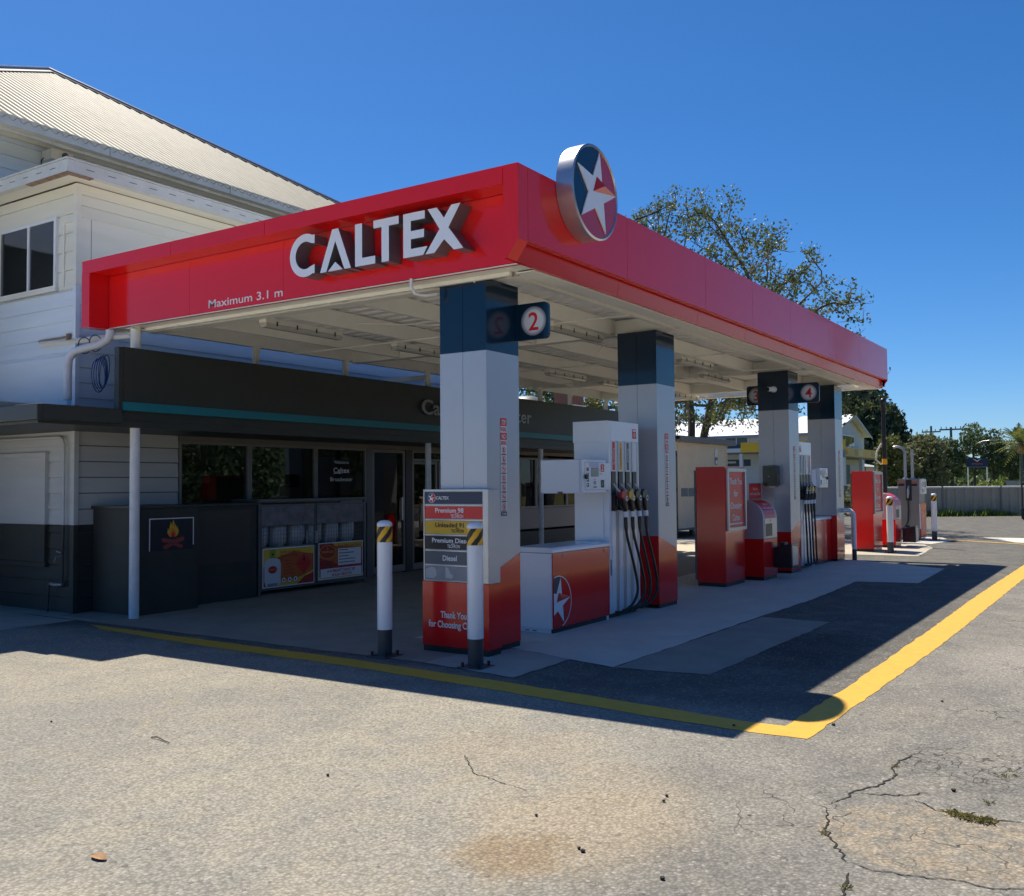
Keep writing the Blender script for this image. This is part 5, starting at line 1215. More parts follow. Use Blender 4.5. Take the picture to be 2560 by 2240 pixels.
# cracks in the seal, as narrow dark gaps
CRK = mat('crack_dark', (.022, .02, .018), .95)
def crack(pts, w=.010, name='asphalt_crack'):
    mb = MB(); P = []
    for i in range(len(pts)-1):
        a, b = pts[i], pts[i+1]; n = max(2, int(math.dist(a, b)/.02))
        for k in range(n):
            t = k/n; P.append((a[0]+(b[0]-a[0])*t+random.gauss(0, .006), a[1]+(b[1]-a[1])*t+random.gauss(0, .006)))
    P.append(pts[-1]); n = len(P); vs = []
    for i, p in enumerate(P):
        q0, q1 = P[max(i-1, 0)], P[min(i+1, n-1)]; d = Vector((q1[0]-q0[0], q1[1]-q0[1])); d.normalize() if d.length else None
        ww = w*random.uniform(.5, 1.25)*(1-abs(2*i/n-1)**6); vs += [(p[0]-d.y*ww/2, p[1]+d.x*ww/2, .0032), (p[0]+d.y*ww/2, p[1]-d.x*ww/2, .0032)]
    mb.add(vs, [(2*i+1, 2*i+3, 2*i+2, 2*i) for i in range(n-1)], CRK); struct(mb.build(name))
PATCH = mat('patch_seal', (.27, .225, .165), .9, col2=(.185, .172, .15), nscale=5, ncon=.7, bump=.35, bscale=110)
pb = [(-1.97, -3.05), (-1.79, -3.1), (-1.71, -3.25), (-1.75, -3.43), (-1.74, -3.63), (-1.81, -3.86), (-1.82, -4.0), (-2.54, -4.05), (-2.59, -3.94), (-2.66, -3.83), (-2.64, -3.71), (-2.69, -3.55), (-2.71, -3.41), (-2.68, -3.3), (-2.61, -3.26), (-2.46, -3.18), (-2.23, -3.1)]
crack([(-.82, -3.24), (-.98, -3.21), (-1.07, -3.18), (-1.25, -3.18), (-1.34, -3.22), (-1.46, -3.2), (-1.57, -3.19), (-1.65, -3.15), (-1.76, -3.09), (-1.84, -3.1), (-1.97, -3.05), (-2.02, -3.03)], .012)
crack([(-1.79, -3.1), (-1.75, -3.16), (-1.71, -3.25), (-1.67, -3.34), (-1.58, -3.42)], .010)
crack([(-1.73, -3.36), (-1.75, -3.43), (-1.83, -3.5), (-1.83, -3.65), (-1.85, -3.73), (-1.8, -3.79), (-1.8, -3.86)], .010)
crack([(-2.05, -3.04), (-2.15, -3.08), (-2.22, -3.11), (-2.33, -3.12), (-2.46, -3.18), (-2.52, -3.22), (-2.61, -3.27), (-2.65, -3.28), (-2.68, -3.3)], .010)
crack([(-2.78, -3.34), (-2.86, -3.35), (-2.95, -3.36), (-3.02, -3.37), (-3.2, -3.4)], .012)
crack([(-2.68, -3.3), (-2.71, -3.41), (-2.69, -3.55), (-2.64, -3.71), (-2.66, -3.83), (-2.59, -3.94)], .008)
crack([(-2.2, -1.0), (-2.5, -1.3), (-2.6, -1.7)], .006); crack([(.62, .66), (.5, .1), (.70, -.07)], .012); crack([(1.9, -.57), (2.1, .75)], .006)

# small things on the ground
def litter():
    t = MB(); t.tube([(-2.96, .83, .006), (-2.955, .78, .014), (-2.97, .70, .008), (-2.985, .62, .008)], [.004, .005, .004, .003], BARK, 6); tag(t.build('twig'), 'thin dark twig lying on the sunlit tan gravel seal', 'twig')
    l = MB(); vs = []
    for i in range(7):
        s = i/6; w = .022*sin(pi*s)**.7+.001; y = -.71+.10*s
        vs += [(-4.30-w, y, .008+.016*s*(1-s)), (-4.30, y+.004, .004+.004*s), (-4.30+w, y, .012+.03*s*(1-s))]
    l.add(vs, [(3*i+a, 3*i+a+1, 3*i+a+4, 3*i+a+3) for i in range(6) for a in (0, 1)], DEADL); tag(l.build('fallen_leaf'), 'curled dry brown leaf lying on the gravel seal', 'leaf')
    proto = None
    for i, (x, y) in enumerate([(-1.48, -3.52), (-3.24, -2.74), (-3.16, -2.34), (-3.14, -2.31), (-2.31, -2.34), (-2.39, -2.36), (-.81, -2.13), (-.46, -2.66), (.6, -3.13), (-3.06, 1.75), (-2.89, -1.94), (-2.95, -.66)]):
        lab = 'small dark pebble lying loose on the asphalt'
        if proto is None:
            bm = bmesh.new(); bmesh.ops.create_icosphere(bm, subdivisions=2, radius=.012)
            for q in bm.verts: q.co *= random.uniform(.8, 1.15); q.co.z *= .75
            me = bpy.data.meshes.new('pebble'); bm.to_mesh(me); bm.free(); me.materials.append(STONE)
            proto = bpy.data.objects.new('pebble', me); COL.objects.link(proto); proto.location = (x, y, .008); tag(proto, lab, 'pebble', 'loose pebbles on the asphalt')
        else:
            c = proto.copy(); COL.objects.link(c); c.location = (x, y, .007); c.rotation_euler = (0, 0, i); s = random.uniform(.6, 1.05); c.scale = (s, s*.9, s)
    def tuft(pts, n, h, m, name, lab):
        mb = MB()
        for k in range(n):
            cx, cy, r = random.choice(pts); a = random.uniform(0, 2*pi); d = r*random.random()**.6; x, y = cx+d*cos(a), cy+d*sin(a)
            b = random.uniform(0, 2*pi); hh = h*random.uniform(.4, 1.1); ln = hh*random.uniform(.3, 1.6); w = random.uniform(.0015, .0035)*max(1, h/.06)
            mb.add([(x-w*sin(b), y+w*cos(b), .003), (x+w*sin(b), y-w*cos(b), .003), (x+ln*.5*cos(b), y+ln*.5*sin(b), hh*.75+.004), (x+ln*cos(b), y+ln*sin(b), hh*random.uniform(.4, 1)+.003)], [(0, 1, 2), (1, 3, 2)], m)
        o = mb.build(name); o['kind'] = 'stuff'; return o
    tuft([(-1.87, -3.63, .035), (-1.88, -3.67, .035), (-1.885, -3.71, .03), (-1.85, -3.58, .03), (-1.875, -3.74, .02)], 330, .026, DRYG, 'dry_weeds', '')
    tuft([(-2.41, -3.14, .02), (-1.2, -3.19, .02), (-1.1, -3.70, .03), (-.95, -3.73, .02), (-1.6, -3.70, .02), (-1.06, -3.75, .02), (-2.95, -3.37, .02)], 130, .018, DRYG, 'crack_weeds', '')
litter()

# ================================================================== trees
def leaf_quads(mb, c, r, n, sz, m, flat_=1.):
    vs = []; fs = []
    for k in range(n):
        d = Vector((random.gauss(0, 1), random.gauss(0, 1), random.gauss(0, 1)*flat_)); d *= r*random.random()**.45/max(d.length, .01)
        p = c+d; a = Vector((random.gauss(0, 1), random.gauss(0, 1), random.gauss(0, .6)+.2)); a.normalize(); b = a.orthogonal(); b.rotate(Matrix.Rotation(random.uniform(0, 6.28), 3, a)); e = a.cross(b)
        s = sz*random.uniform(.6, 1.3); i = len(vs)
        vs += [p-b*s*.5, p+e*s*.28+a*s*.06, p+b*s*.5, p-e*s*.28+a*s*.06]; fs.append((i, i+1, i+2, i+3))
    mb.add(vs, fs, m)
def make_tree(name, lab, base, h, spread, r0, leafm, nclump, per, lsz, crad, group=None, seed=1, fork=.3, tilt=.0, droop=0., barkm=None, bare=.0, levels=4, upz=.25, leafy_min=2, outward=1.0, flatc=.6):
    rs = random.getstate(); random.seed(seed)
    barkm = barkm or BARK; t = thing(name, lab, 'tree', base, group); tr = MB(); cl = MB(); tips = []
    base = Vector(base)
    def limb(p, d, ln, r, lev):
        n = 6 if lev < 2 else 4; pts = [p]; rr = [r]; q = p.copy(); dd = d.copy()
        for i in range(n):
            dd = dd+Vector((random.gauss(0, .14), random.gauss(0, .14), random.gauss(0, .10)+(.06 if lev else 0)-droop*lev*.04)); dd.normalize(); q = q+dd*ln/n; pts.append(q.copy()); rr.append(r*(1-.55*(i+1)/n))
        tr.tube(pts, rr, barkm, 7 if lev < 2 else 4, cap=False)
        if lev >= leafy_min: tips.extend((pts[j], lev) for j in range(2 if lev < levels else 1, len(pts)))
        if lev < levels:
            k = {0: 5, 1: 4, 2: 4}.get(lev, 3)
            for j in range(k):
                s = pts[max(2, len(pts)-1-j % 4)] if lev else pts[-1-(j % 3)]
                az = random.uniform(0, 2*pi) if lev else 2*pi*(j/k)+random.uniform(-.4, .4)
                out = Vector((cos(az), sin(az), upz+random.uniform(-.15, .35))); out.normalize()
                nd = dd*(.45 if lev else .25)+out*outward; nd.normalize()
                limb(s.copy(), nd, ln*random.uniform(.58, .82) if lev else spread*random.uniform(.55, .75), rr[len(pts)-2]*random.uniform(.45, .65), lev+1)
    limb(base+Vector((0, 0, -.1)), Vector((tilt, 0, 1)), h*fork, r0, 0)
    tr.build('trunk', t, smooth=60)
    # keep inside the crown envelope
    random.shuffle(tips); cnt = 0
    for p, lev in tips:
        if cnt >= nclump: break
        if random.random() < bare: continue
        leaf_quads(cl, p+Vector((random.gauss(0, .15), random.gauss(0, .15), random.gauss(0, .1)))*crad, crad*random.uniform(.6, 1.2), per, lsz, leafm, flatc); cnt += 1
    cl.build('crown', t); random.setstate(rs); return t
def blob_tree(name, lab, base, h, w, leafm, nclump, per, lsz, crad, group=None, seed=1, shape='round', trunk_r=.2, trunk_h=.3, depth=None, trunks=1):
    rs = random.getstate(); random.seed(seed); base = Vector(base); depth = depth or w
    t = thing(name, lab, 'tree', base, group); tr = MB()
    for j in range(trunks):
        dx = random.uniform(-.25, .25)*w if trunks > 1 else 0
        tr.tube([base+Vector((dx*.3, 0, -.1)), base+Vector((dx*.5+.03*w, .02, h*trunk_h)), base+Vector((dx-.03*w, .1, h*.6)), base+Vector((dx*1.2, 0, h*.85))], [trunk_r, trunk_r*.75, trunk_r*.45, trunk_r*.1], BARK, 8)
        for k in range(9):
            z = h*random.uniform(trunk_h*.9, .75); a = random.uniform(0, 6.28); s = base+Vector((dx*.7, 0, z)); e = s+Vector((cos(a)*w*.33, sin(a)*depth*.33, h*random.uniform(.02, .16))); tr.tube([s, (s+e)/2+Vector((0, 0, .1)), e], [trunk_r*.35, trunk_r*.22, trunk_r*.08], BARK, 5)
    tr.build('trunk', t, smooth=60); cl = MB()
    for k in range(nclump):
        for _ in range(30):
            u = random.uniform(-1, 1), random.uniform(-1, 1), random.uniform(0, 1)
            z = u[2]
            prof = {'round': math.sqrt(max(0, 1-(2*z-1)**2))**.8, 'cone': (1-z)**.55*min(1, z*6+.3), 'umbrella': math.sqrt(max(0, 1-(2*z-1)**2)), 'flame': min(1, z*3+.25)*(1-z*z*.75)}[shape]
            rr = math.hypot(u[0], u[1])
            if rr < prof*random.uniform(.75, 1.08) and (rr > prof*.45 or random.random() < .35): break
        p = base+Vector((u[0]*w/2, u[1]*depth/2, h*(trunk_h*.85+(1-trunk_h*.85)*z)))
        leaf_quads(cl, p, crad*random.uniform(.6, 1.3), per, lsz, leafm, .5)
    cl.build('crown', t); random.setstate(rs); return t

import numpy as np
def grow_tree(name, lab, base, top_pts, trunk, leafm, leaf_n, per, lsz, crad, step=.45, kill=.75, rtip=.016, expo=2.3, seed=1, rmax=.5, bare=.1, twig=1.6):
    # branches grow step by step towards points spread through the crown
    rng = np.random.default_rng(seed); rs = random.getstate(); random.seed(seed)
    t = thing(name, lab, 'tree', base, None); base = Vector(base)
    nodes = [np.array(trunk[0], float)]; par = [-1]; tipsn = []
    def chain(a, pts):
        cur = a
        for p in pts:
            p = np.array(p, float)
            d = p-nodes[cur]; n = max(1, int(np.linalg.norm(d)/step))
            for k in range(n): nodes.append(nodes[par_len(cur)] + d/n if False else (nodes[cur]+d/n)); par.append(cur); cur = len(nodes)-1
        return cur
    def par_len(c): return c
    root = chain(0, trunk[1]);
    for br in trunk[2]: chain(root, br)
    A = np.array(top_pts); alive = np.ones(len(A), bool)
    N = np.array(nodes)
    near = np.full(len(A), 1e9); nid = np.zeros(len(A), int)
    def upd(i0):
        for i in range(i0, len(nodes)):
            d = np.linalg.norm(A-nodes[i], axis=1); m = d < near; near[m] = d[m]; nid[m] = i
    upd(0)
    for it in range(70):
        idx = np.where(alive)[0]
        if len(idx) == 0: break
        acc = {}
        for i in idx:
            v_ = A[i]-nodes[nid[i]]; v_ = v_/max(1e-6, np.linalg.norm(v_)); k = int(nid[i]); acc[k] = acc.get(k, 0)+v_
        i0 = len(nodes)
        for k, v_ in acc.items():
            v_ = v_+rng.normal(0, .22, 3); n = np.linalg.norm(v_)
            if n < 1e-3: continue
            nodes.append(nodes[k]+v_/n*step); par.append(k)
        upd(i0); alive &= near > kill
    n = len(nodes); ch = [[] for _ in range(n)]
    for i in range(1, n): ch[par[i]].append(i)
    rad = np.zeros(n)
    for i in range(n-1, -1, -1):
        rad[i] = rtip if not ch[i] else min(rmax, sum(rad[c]**expo for c in ch[i])**(1/expo))
    tr = MB()
    # draw chains along the thickest child
    start = [(0, None)]
    while start:
        i, p = start.pop(); path = ([nodes[p]] if p is not None else [])+[nodes[i]]; rr = ([min(rad[i]*1.1, rad[p])] if p is not None else [])+[rad[i]]
        while ch[i]:
            c = max(ch[i], key=lambda q: rad[q])
            start += [(q, i) for q in ch[i] if q != c]; i = c; path.append(nodes[i]); rr.append(rad[i])
        if len(path) < 2: path.append(path[-1]+np.array([0, 0, .1])); rr.append(rr[-1]*.5)
        tr.tube([Vector(q) for q in path], [float(q) for q in rr], BARK, 9 if rr[0] > .12 else (5 if rr[0] > .04 else 3), cap=False)
    tips = [i for i in range(n) if not ch[i]]+[i for i in range(n) if ch[i] and rad[i] < rtip*twig*1.6]
    for i in tips:
        if random.random() < .5:
            p = Vector(nodes[i]); d = Vector((random.gauss(0, 1), random.gauss(0, 1), random.gauss(.4, .7))); d.normalize(); tr.tube([p, p+d*.25, p+d*.45+Vector((0, 0, .06))], [rtip*.8, rtip*.6, rtip*.3], BARK, 3, cap=False)
    open('/tmp/tips.txt', 'w').write(f'{len(tips)} {n}'); tr.build('trunk', t, smooth=60); cl = MB(); random.shuffle(tips)
    for i in tips[:leaf_n]:
        if random.random() < bare: continue
        leaf_quads(cl, Vector(nodes[i])+Vector((0, 0, .08)), crad*random.uniform(.5, 1.2), int(per*random.uniform(.5, 1.4)), lsz, leafm, .7)
    cl.build('crown', t); random.setstate(rs); return t
def dome(c, r, rz, n, seed, r0=.62, zmin=-.15):
    rng = np.random.default_rng(seed); out = []
    while len(out) < n:
        d = rng.normal(0, 1, 3); d /= np.linalg.norm(d)
        if d[2] < zmin: continue
        q = r0+(1-r0)*rng.random()**.6; bump = 1+.13*math.sin(3.1*d[0]*2+1.7)*math.cos(4*d[1]*1.7+.6)+.08*math.sin(9*d[0]+5*d[1]); out.append((c[0]+d[0]*r*q*bump, c[1]+d[1]*r*q*bump, c[2]+d[2]*rz*q*bump))
    return out
pts = dome((24.0, 9.3, 4.2), 6.3, 7.1, 3000, 3, zmin=-.12)
grow_tree('fig_tree', 'big sparse crowned fig tree rising behind the red canopy and cream shed', (24.4, 8.7, 0), pts,
          ((24.4, 8.7, -.1), [(24.4, 8.75, 1.4)], [[(24.05, 9.25, 3.0), (23.9, 9.6, 5.6)], [(24.6, 8.35, 3.1), (24.9, 7.9, 5.4)], [(24.9, 8.9, 3.6), (25.6, 9.3, 5.6)]]), LEAF1, 9000, 34, .092, .42, seed=5, rmax=.42, rtip=.017, expo=2.3, kill=.62, step=.38)
blob_tree('dense_pine', 'tall very dark dense tree behind the yellow fronted hotel', (86, 17.6, 0), 10.4, 8.2, LEAF2, 620, 30, .45, .9, seed=5, shape='flame', trunk_r=.5, trunk_h=.08)
blob_tree('dense_pine', 'dark dense tree beside the tallest one behind the black pole', (88.5, 15.2, 0), 7.8, 3.6, LEAF2, 240, 30, .42, .7, seed=6, shape='flame', trunk_r=.4, trunk_h=.08)
blob_tree('olive_tree', 'grey olive feathery bushy tree behind the diesel pump masts', (55.4, 6.7, 0), 4.45, 2.6, LEAF3, 330, 26, .16, .36, seed=8, trunk_r=.14, trunk_h=.10)
blob_tree('olive_tree', 'yellowish bushy tree between the dark tree and the diesel pump', (54.2, 8.4, 0), 4.5, 1.5, mat('yellow_green_leaves', (.12, .14, .03), .5, island=[(.085, .10, .025), (.16, .18, .04), (.20, .20, .06)], trans=.25), 170, 26, .16, .34, seed=9, trunk_r=.12, trunk_h=.12)
row = [(112, 18.9, 5.6, 3.6, 1), (113, 17.2, 6.9, 3.6, 2), (114, 15.7, 6.3, 3.4, 3), (114.8, 14.4, 6.5, 3.4, 4), (116.4, 12.2, 8.2, 4.6, 5), (117.6, 10.3, 7.4, 3.8, 6), (118.7, 8.6, 6.3, 3.6, 7), (119, 6.3, 6.0, 3.6, 8), (119.5, 4.0, 6.4, 4, 9)]
rowlab = ['row tree farthest along behind the olive trees', 'flat topped row tree before the first utility pole', 'row tree between the two utility poles', 'row tree just past the second utility pole', 'tallest row tree with rounded crown behind the navy signboard', 'row tree next after the tallest one', 'row tree in front of the palm fronds gap', 'row tree behind the palm trunk', 'row tree beyond the palm']
for (x, y, h, w, s), lb in zip(row, rowlab):
    blob_tree('row_tree', lb, (x, y, .1), h, w, LEAF4, 120, 24, .26, .52, 'trees in the far row', seed=30+s, trunk_r=.15, trunk_h=.30, trunks=2, depth=3)
def far_wood():
    mb = MB()
    random.seed(99)
    for k in range(420): leaf_quads(mb, Vector((random.uniform(150, 170), random.uniform(-25, 45), random.uniform(.4, 5.2)*random.uniform(.4, 1))), 1.8, 16, 1.0, LEAF4, .6)
    o = mb.build('far_woods'); o['kind'] = 'stuff'
    mb = MB()
    for k in range(1100):      # bush on the other side of the road behind the viewer
        x = random.uniform(-60, 60); leaf_quads(mb, Vector((x, -36+random.uniform(-7, 5), random.uniform(.3, 9)*random.uniform(.4, 1))), 1.5, 34, .38, LEAF2, .7)
    for k in range(260):
        y = random.uniform(-30, 40); leaf_quads(mb, Vector((-52+random.uniform(-4, 4), y, random.uniform(.3, 4)*random.uniform(.4, 1))), 1.5, 34, .38, LEAF2, .7)
    o = mb.build('roadside_bush'); o['kind'] = 'stuff'
far_wood()
make_tree('bare_tree', 'tall bare forked tree standing beside the street', (37.5, -9.2, 0), 16, 4.5, .55, LEAF3, 0, 1, .2, .3, seed=3, fork=.75, levels=2)

def palm():
    t = thing('palm_tree', 'palm with drooping fronds standing at the fence end', 'palm tree', (90, 4.8, 0)); b = Vector((90, 4.8, 0))
    tr = MB(); tr.tube([b, b+Vector((.1, 0, 2.5)), b+Vector((.0, .0, 4.7))], [.22, .15, .14], POLE, 10); tr.build('trunk', t, smooth=60)
    sk = MB(); sk.tube([b+Vector((0, 0, 4.0)), b+Vector((0, 0, 5.0))], [.30, .2], mat('dead_fronds', (.30, .15, .07), .8), 8); sk.build('frond_base', t)
    top = b+Vector((0, 0, 4.9)); random.seed(12)
    fr = MB()
    for k in range(44):
        a = random.uniform(0, 2*pi); el = random.uniform(-.6, 1.5); L = random.uniform(2.1, 3.0); d = Vector((cos(a)*cos(el), sin(a)*cos(el), sin(el))); side = d.cross(Vector((0, 0, 1))); side.normalize() if side.length > .01 else None
        p = top.copy(); prev = p.copy()
        for j in range(14):
            s = j/13; q = top+d*L*s+Vector((0, 0, -.8*L*.45*s*s)); wl = .62*sin(pi*min(1, s*.9+.12))
            for sg in (-1, 1):
                if j % 1 == 0:
                    e = q+side*sg*wl*.8+d*wl*.45+Vector((0, 0, -.30*wl)); fr.add([q, q+d*.12, e], [(0, 1, 2)], PALM)
            prev = q
    fr.build('crown', t)
palm()

# ================================================================== shed, hotel, fence and far street
def shed():
    t = thing('shed', 'cream boarded shed with grey roof edge behind the pumps', 'shed', (20.8, 7.8, 0)); x0, x1, y0, y1 = 18.86, 22.75, 6.8, 9.6; z0, z1 = .26, 2.76
    w = MB(); w.box(x0, y0+.02, z0, x1, y1, z1, SHEDW); laps(w, PY, (x0, y0+.02, 0), x1-x0, z0, z1, .21, SHEDW, .012); w.box(x1-.06, y0-.006, z0, x1+.01, y0+.02, z1, SHEDW); w.build('wall', t)
    r = MB(); gm = mat('shed_trim', (.17, .15, .14), .5); r.box(x0-.1, y0-.14, z1+.0, x1+.45, y0-.10, z1+.17, gm); r.add([(x0-.1, y0-.12, z1+.175), (x1+.45, y0-.12, z1+.175), (x1+.45, y1+.1, z1+.32), (x0-.1, y1+.1, z1+.32)], [(0, 1, 2, 3)], mat('shed_roof', (.62, .62, .60), .5)); r.box(x0-.1, y0-.099, z1+.001, x1+.45, y1+.1, z1+.03, gm); r.build('roof', t)
    d = MB(); d.box(x0-.05, y0+.25, z0, x0-.01, y1-.3, z1-.25, CHAR); d.box(x0-.10, y0+.02, z0-.0, x0-.005, y0+.12, z1-.35, BLACK)
    for z in (.5, 1.3, 2.35): d.tube([(x0-.11, y0+.02, z), (x0-.11, y0+.02, z+.14)], .035, BLACK, 8)
    d.build('door', t)
    s = MB(); s.box(x0+.22, y0-.002, 1.18, x0+.68, y0+.0075, 1.42, ALUD); s.box(x0+.76, y0-.002, 1.18, x0+1.9, y0+.0075, 1.42, ALUD); s.build('window_shutter', t)
    p = MB(); p.box(x0+2.85, y0-.006, 2.4, x0+3.05, y0+.0, 2.62, WHITEP); p.box(x0+2.85, y0-.006, 2.14, x0+3.05, y0, 2.36, NAVY); p.box(x0+2.87, y0-.008, 2.16, x0+3.03, y0-.0065, 2.27, WHITEP); p.build('notice', t)
    v = MB(); v.box(x0+1.9, y0-.05, 1.96, x0+3.0, y0-.0, 2.0, BLACK); v.box(x0+1.93, y0-.02, 1.90, x0+2.97, y0, 1.959, WHITEP); v.build('vent_hood', t)
    k = MB()
    for x in (x0+.2, x0+1.4, x0+2.6, x1-.2):
        for y in (y0+.2, y1-.2): k.box(x-.06, y-.06, 0, x+.06, y+.06, z0, BLACK)
    k.box(x0, y0+.0, z0-.06, x1, y0+.04, z0-.001, ALUD); k.build('stump', t)
shed()
def hotel():
    t = thing('hotel', 'white two storey hotel with yellow awning band and white roof beyond the pumps', 'hotel', (61, 17, 0))
    xl, xr, xm, yg, ye = 56.72, 65.5, 61.12, 12.58, 31.0; ze, za = 4.85, 6.2
    w = MB(); w.box(xl, yg, 0, xr, ye, 4.9, PUBW); w.prism([(xl, 4.9), (xr, 4.9), (xm, za-.12)], PY, (0, yg, 0), -.3, 0, PUBW); w.build('wall', t)
    r = MB()
    for xe in (xl-.45, xr+.45):
        r.add([(xe, yg-.5, ze-.05), (xe, ye, ze-.05), (xm, ye, za+.03), (xm, yg-.5, za+.03)], [(0, 1, 2, 3) if xe > xm else (0, 3, 2, 1)], PUBR)
        r.add([(xe, yg-.5, ze-.052), (xm, yg-.5, za+.028), (xm, yg-.5, za-.15), (xe, yg-.5, ze-.24)], [(0, 1, 2, 3)], mat('verge_grey', (.42, .44, .47), .5))
    r.box(xl-.50, yg-.5, ze-.20, xl-.46, ye, ze-.04, mat('eave_grey', (.25, .27, .30), .6)); r.box(xl-.45, yg-.45, ze-.21, xl+.3, ye, ze-.19, PUBW)
    r.build('roof', t)
    for y0, y1 in ((18.1, 19.8), (20.3, 21.6), (15.6, 17.0)):
        f = MB(); f.box(xl-.06, y0, 4.05, xl-.005, y1, 4.78, PUBR); o = f.build('window', t)
        p = MB(); p.box(xl-.075, y0+.08, 4.12, xl-.061, (y0+y1)/2-.04, 4.71, GLASSD); p.box(xl-.075, (y0+y1)/2+.04, 4.12, xl-.061, y1-.08, 4.71, GLASSD); p.build('pane', o)
    f = MB(); f.box(59.3, yg-.05, 3.9, 62.6, yg-.005, 4.8, CREAM); o = f.build('window', t)
    p = MB(); p.box(60.3, yg-.07, 3.98, 61.6, yg-.051, 4.7, mat('sky_glass', (.03, .04, .05), .02, coat=1.)); p.box(61.75, yg-.07, 3.98, 62.4, yg-.051, 4.7, GLASSD); p.box(59.4, yg-.07, 3.98, 60.15, yg-.051, 4.7, GLASSD); p.build('pane', o)
    a = MB(); ya = yg-1.5; X0 = xl-2.0
    a.box(X0, ya, 3.18, 64.2, ya+.12, 3.72, POSTY); a.box(X0, ya+.121, 3.59, X0+.12, 17.95, 4.24, POSTY); a.box(X0, 17.96, 3.60, X0+.12, 22.5, 3.86, PUBW); a.box(X0-.01, 17.96, 3.865, X0+.12, 22.5, 4.12, NAVY)
    a.box(X0+.13, ya+.125, 3.12, 64.2, yg-.01, 3.175, GREYP); a.box(X0+.13, yg-.005, 3.52, xl-.01, 22.5, 3.585, GREYP)
    O = (0, ya, 0)
    a.text('HOTEL', PY, O, 53.4+.2, 3.30, .34, BLACKP, .012, 'L', width=1.3, off=.02)
    for x in (56.6, 61.0): a.rect(PY, O, x, 3.26, x+.8, 3.64, .01, mat('pub_tan', (.50, .32, .12), .5)); a.rect(PY, O, x+.95, 3.26, x+2.1, 3.64, .01, mat('pub_pale', (.70, .58, .22), .5))
    a.build('awning', t)
    c = MB()
    for x in (54.9, 59.2, 63.6): c.box(x-.11, ya+.15, 0, x+.11, ya+.37, 3.12, PUBW)
    for y in (14.5, 18.0, 21.5): c.box(X0+.15, y-.11, 0, X0+.37, y+.11, 3.51, PUBW)
    c.build('awning_post', t)
    d = MB(); d.box(59.9, yg-.02, 0, 61.3, yg-.001, 2.75, BLACKP); d.box(xl-.02, 15.0, 0, xl-.001, 16.8, 3.0, GLASSD); d.build('door', t)
    b = MB(); b.box(xl-.05, 18.0, 2.72, xl-.001, 19.9, 3.16, NAVY); b.rect(PX, (xl-.05, 19.8, 0), 0, 2.92, .8, 3.05, .01, PUBW); b.build('wall_sign', t)
    s = MB(); s.box(68.5, 14.8, 0, 79, 22, 2.85, BRICK); s.add([(67.6, 14.2, 2.80), (80, 14.2, 2.80), (80, 19, 3.75), (67.6, 19, 3.75)], [(0, 1, 2, 3)], mat('annex_roof', (.42, .43, .44), .5)); s.box(70, 14.75, .2, 72.4, 14.79, 2.3, PUBW); s.box(70.3, 14.72, 1.1, 72.0, 14.749, 2.1, GLASSD); s.box(75.2, 14.75, .2, 78.8, 14.79, 2.84, PUBW); s.build('brick_annex', t)
hotel()
def fence():
    t = thing('fence', 'low grey ribbed sheet fence with white capping across the far yard', 'fence', (41, 1, 0))
    A = Vector((37.9, 6.2, 0)); B = Vector((43.6, -2.6, 0)); D = (B-A); LN = D.length; D.normalize(); Nn = Vector((D.y, -D.x, 0)); Nn = Nn if Nn.x < 0 else -Nn
    s = MB(); p = .40; n = int(LN/p)+1; pts = []
    for k in range(n):
        for dx, dz in ((0, 0), (.09, 0), (.14, .05), (.30, .05), (.35, 0)): pts.append((k*p+dx, dz))
    vs = []
    for a, d in pts: q = A+D*a+Nn*d; vs += [(q.x, q.y, .06), (q.x, q.y, 1.27)]
    s.add(vs, [(2*k, 2*k+2, 2*k+3, 2*k+1) for k in range(len(pts)-1)], FENCE); s.build('sheet', t)
    c = MB(); q = A+Nn*.02; c.tube([A+Vector((0, 0, 1.29))+Nn*.025, B+Vector((0, 0, 1.29))+Nn*.025], .04, CREAMW, 8); c.build('capping', t)
    for k in range(int(LN/2.4)+1):
        q = A+D*(k*2.62+.9)+Nn*.06; f = MB(); f.tube([q, q+Vector((0, 0, 1.33))], .045, mat('post_grey', (.22, .22, .20), .5), 4); f.build('post', t)
    random.seed(4); mb = MB()
    for k in range(4200):
        a = random.uniform(0, LN); q = A+D*a+Nn*random.uniform(.05, .75)*random.random()**.5; 
        dens = .5+.5*sin(a*1.9+1)*sin(a*.7)
        if random.random() > dens+.35: continue
        b = random.uniform(0, 6.28); h = random.uniform(.08, .36)*(.5+dens*.8); w = .022
        mb.add([(q.x-w*sin(b), q.y+w*cos(b), 0), (q.x+w*sin(b), q.y-w*cos(b), 0), (q.x+h*.5*cos(b), q.y+h*.5*sin(b), h)], [(0, 1, 2)], GRASS)
    for k in range(600):
        a = random.uniform(0, LN); q = A+D*a+Nn*random.uniform(.6, 1.3); b = random.uniform(0, 6.28); w = .05
        mb.add([(q.x, q.y, .012), (q.x+w*cos(b), q.y+w*sin(b), .02), (q.x+w*cos(b+1), q.y+w*sin(b+1), .012)], [(0, 1, 2)], DRYG)
    o = mb.build('fence_weeds'); o['kind'] = 'stuff'
fence()
f = MB(); f.add([(46, -40, .05), (200, -60, .30), (200, 120, .30), (60, 60, .05), (50, 14, .05)], [(0, 1, 2, 3, 4)], FIELD); struct(f.build('grass_field'))
h = MB(); h.prism([(-140, -.5), (-120, 9), (-60, 11), (-10, 9.5), (40, 11), (80, 8), (110, -.5)], PY, (0, -52, 0), 0, 30, mat('backing_dark_green', (.016, .026, .012), .95, col2=(.03, .042, .018), nscale=.6)); struct(h.build('reflection_backing'))  # unseen dark ridge, added behind the bush to darken the window reflections
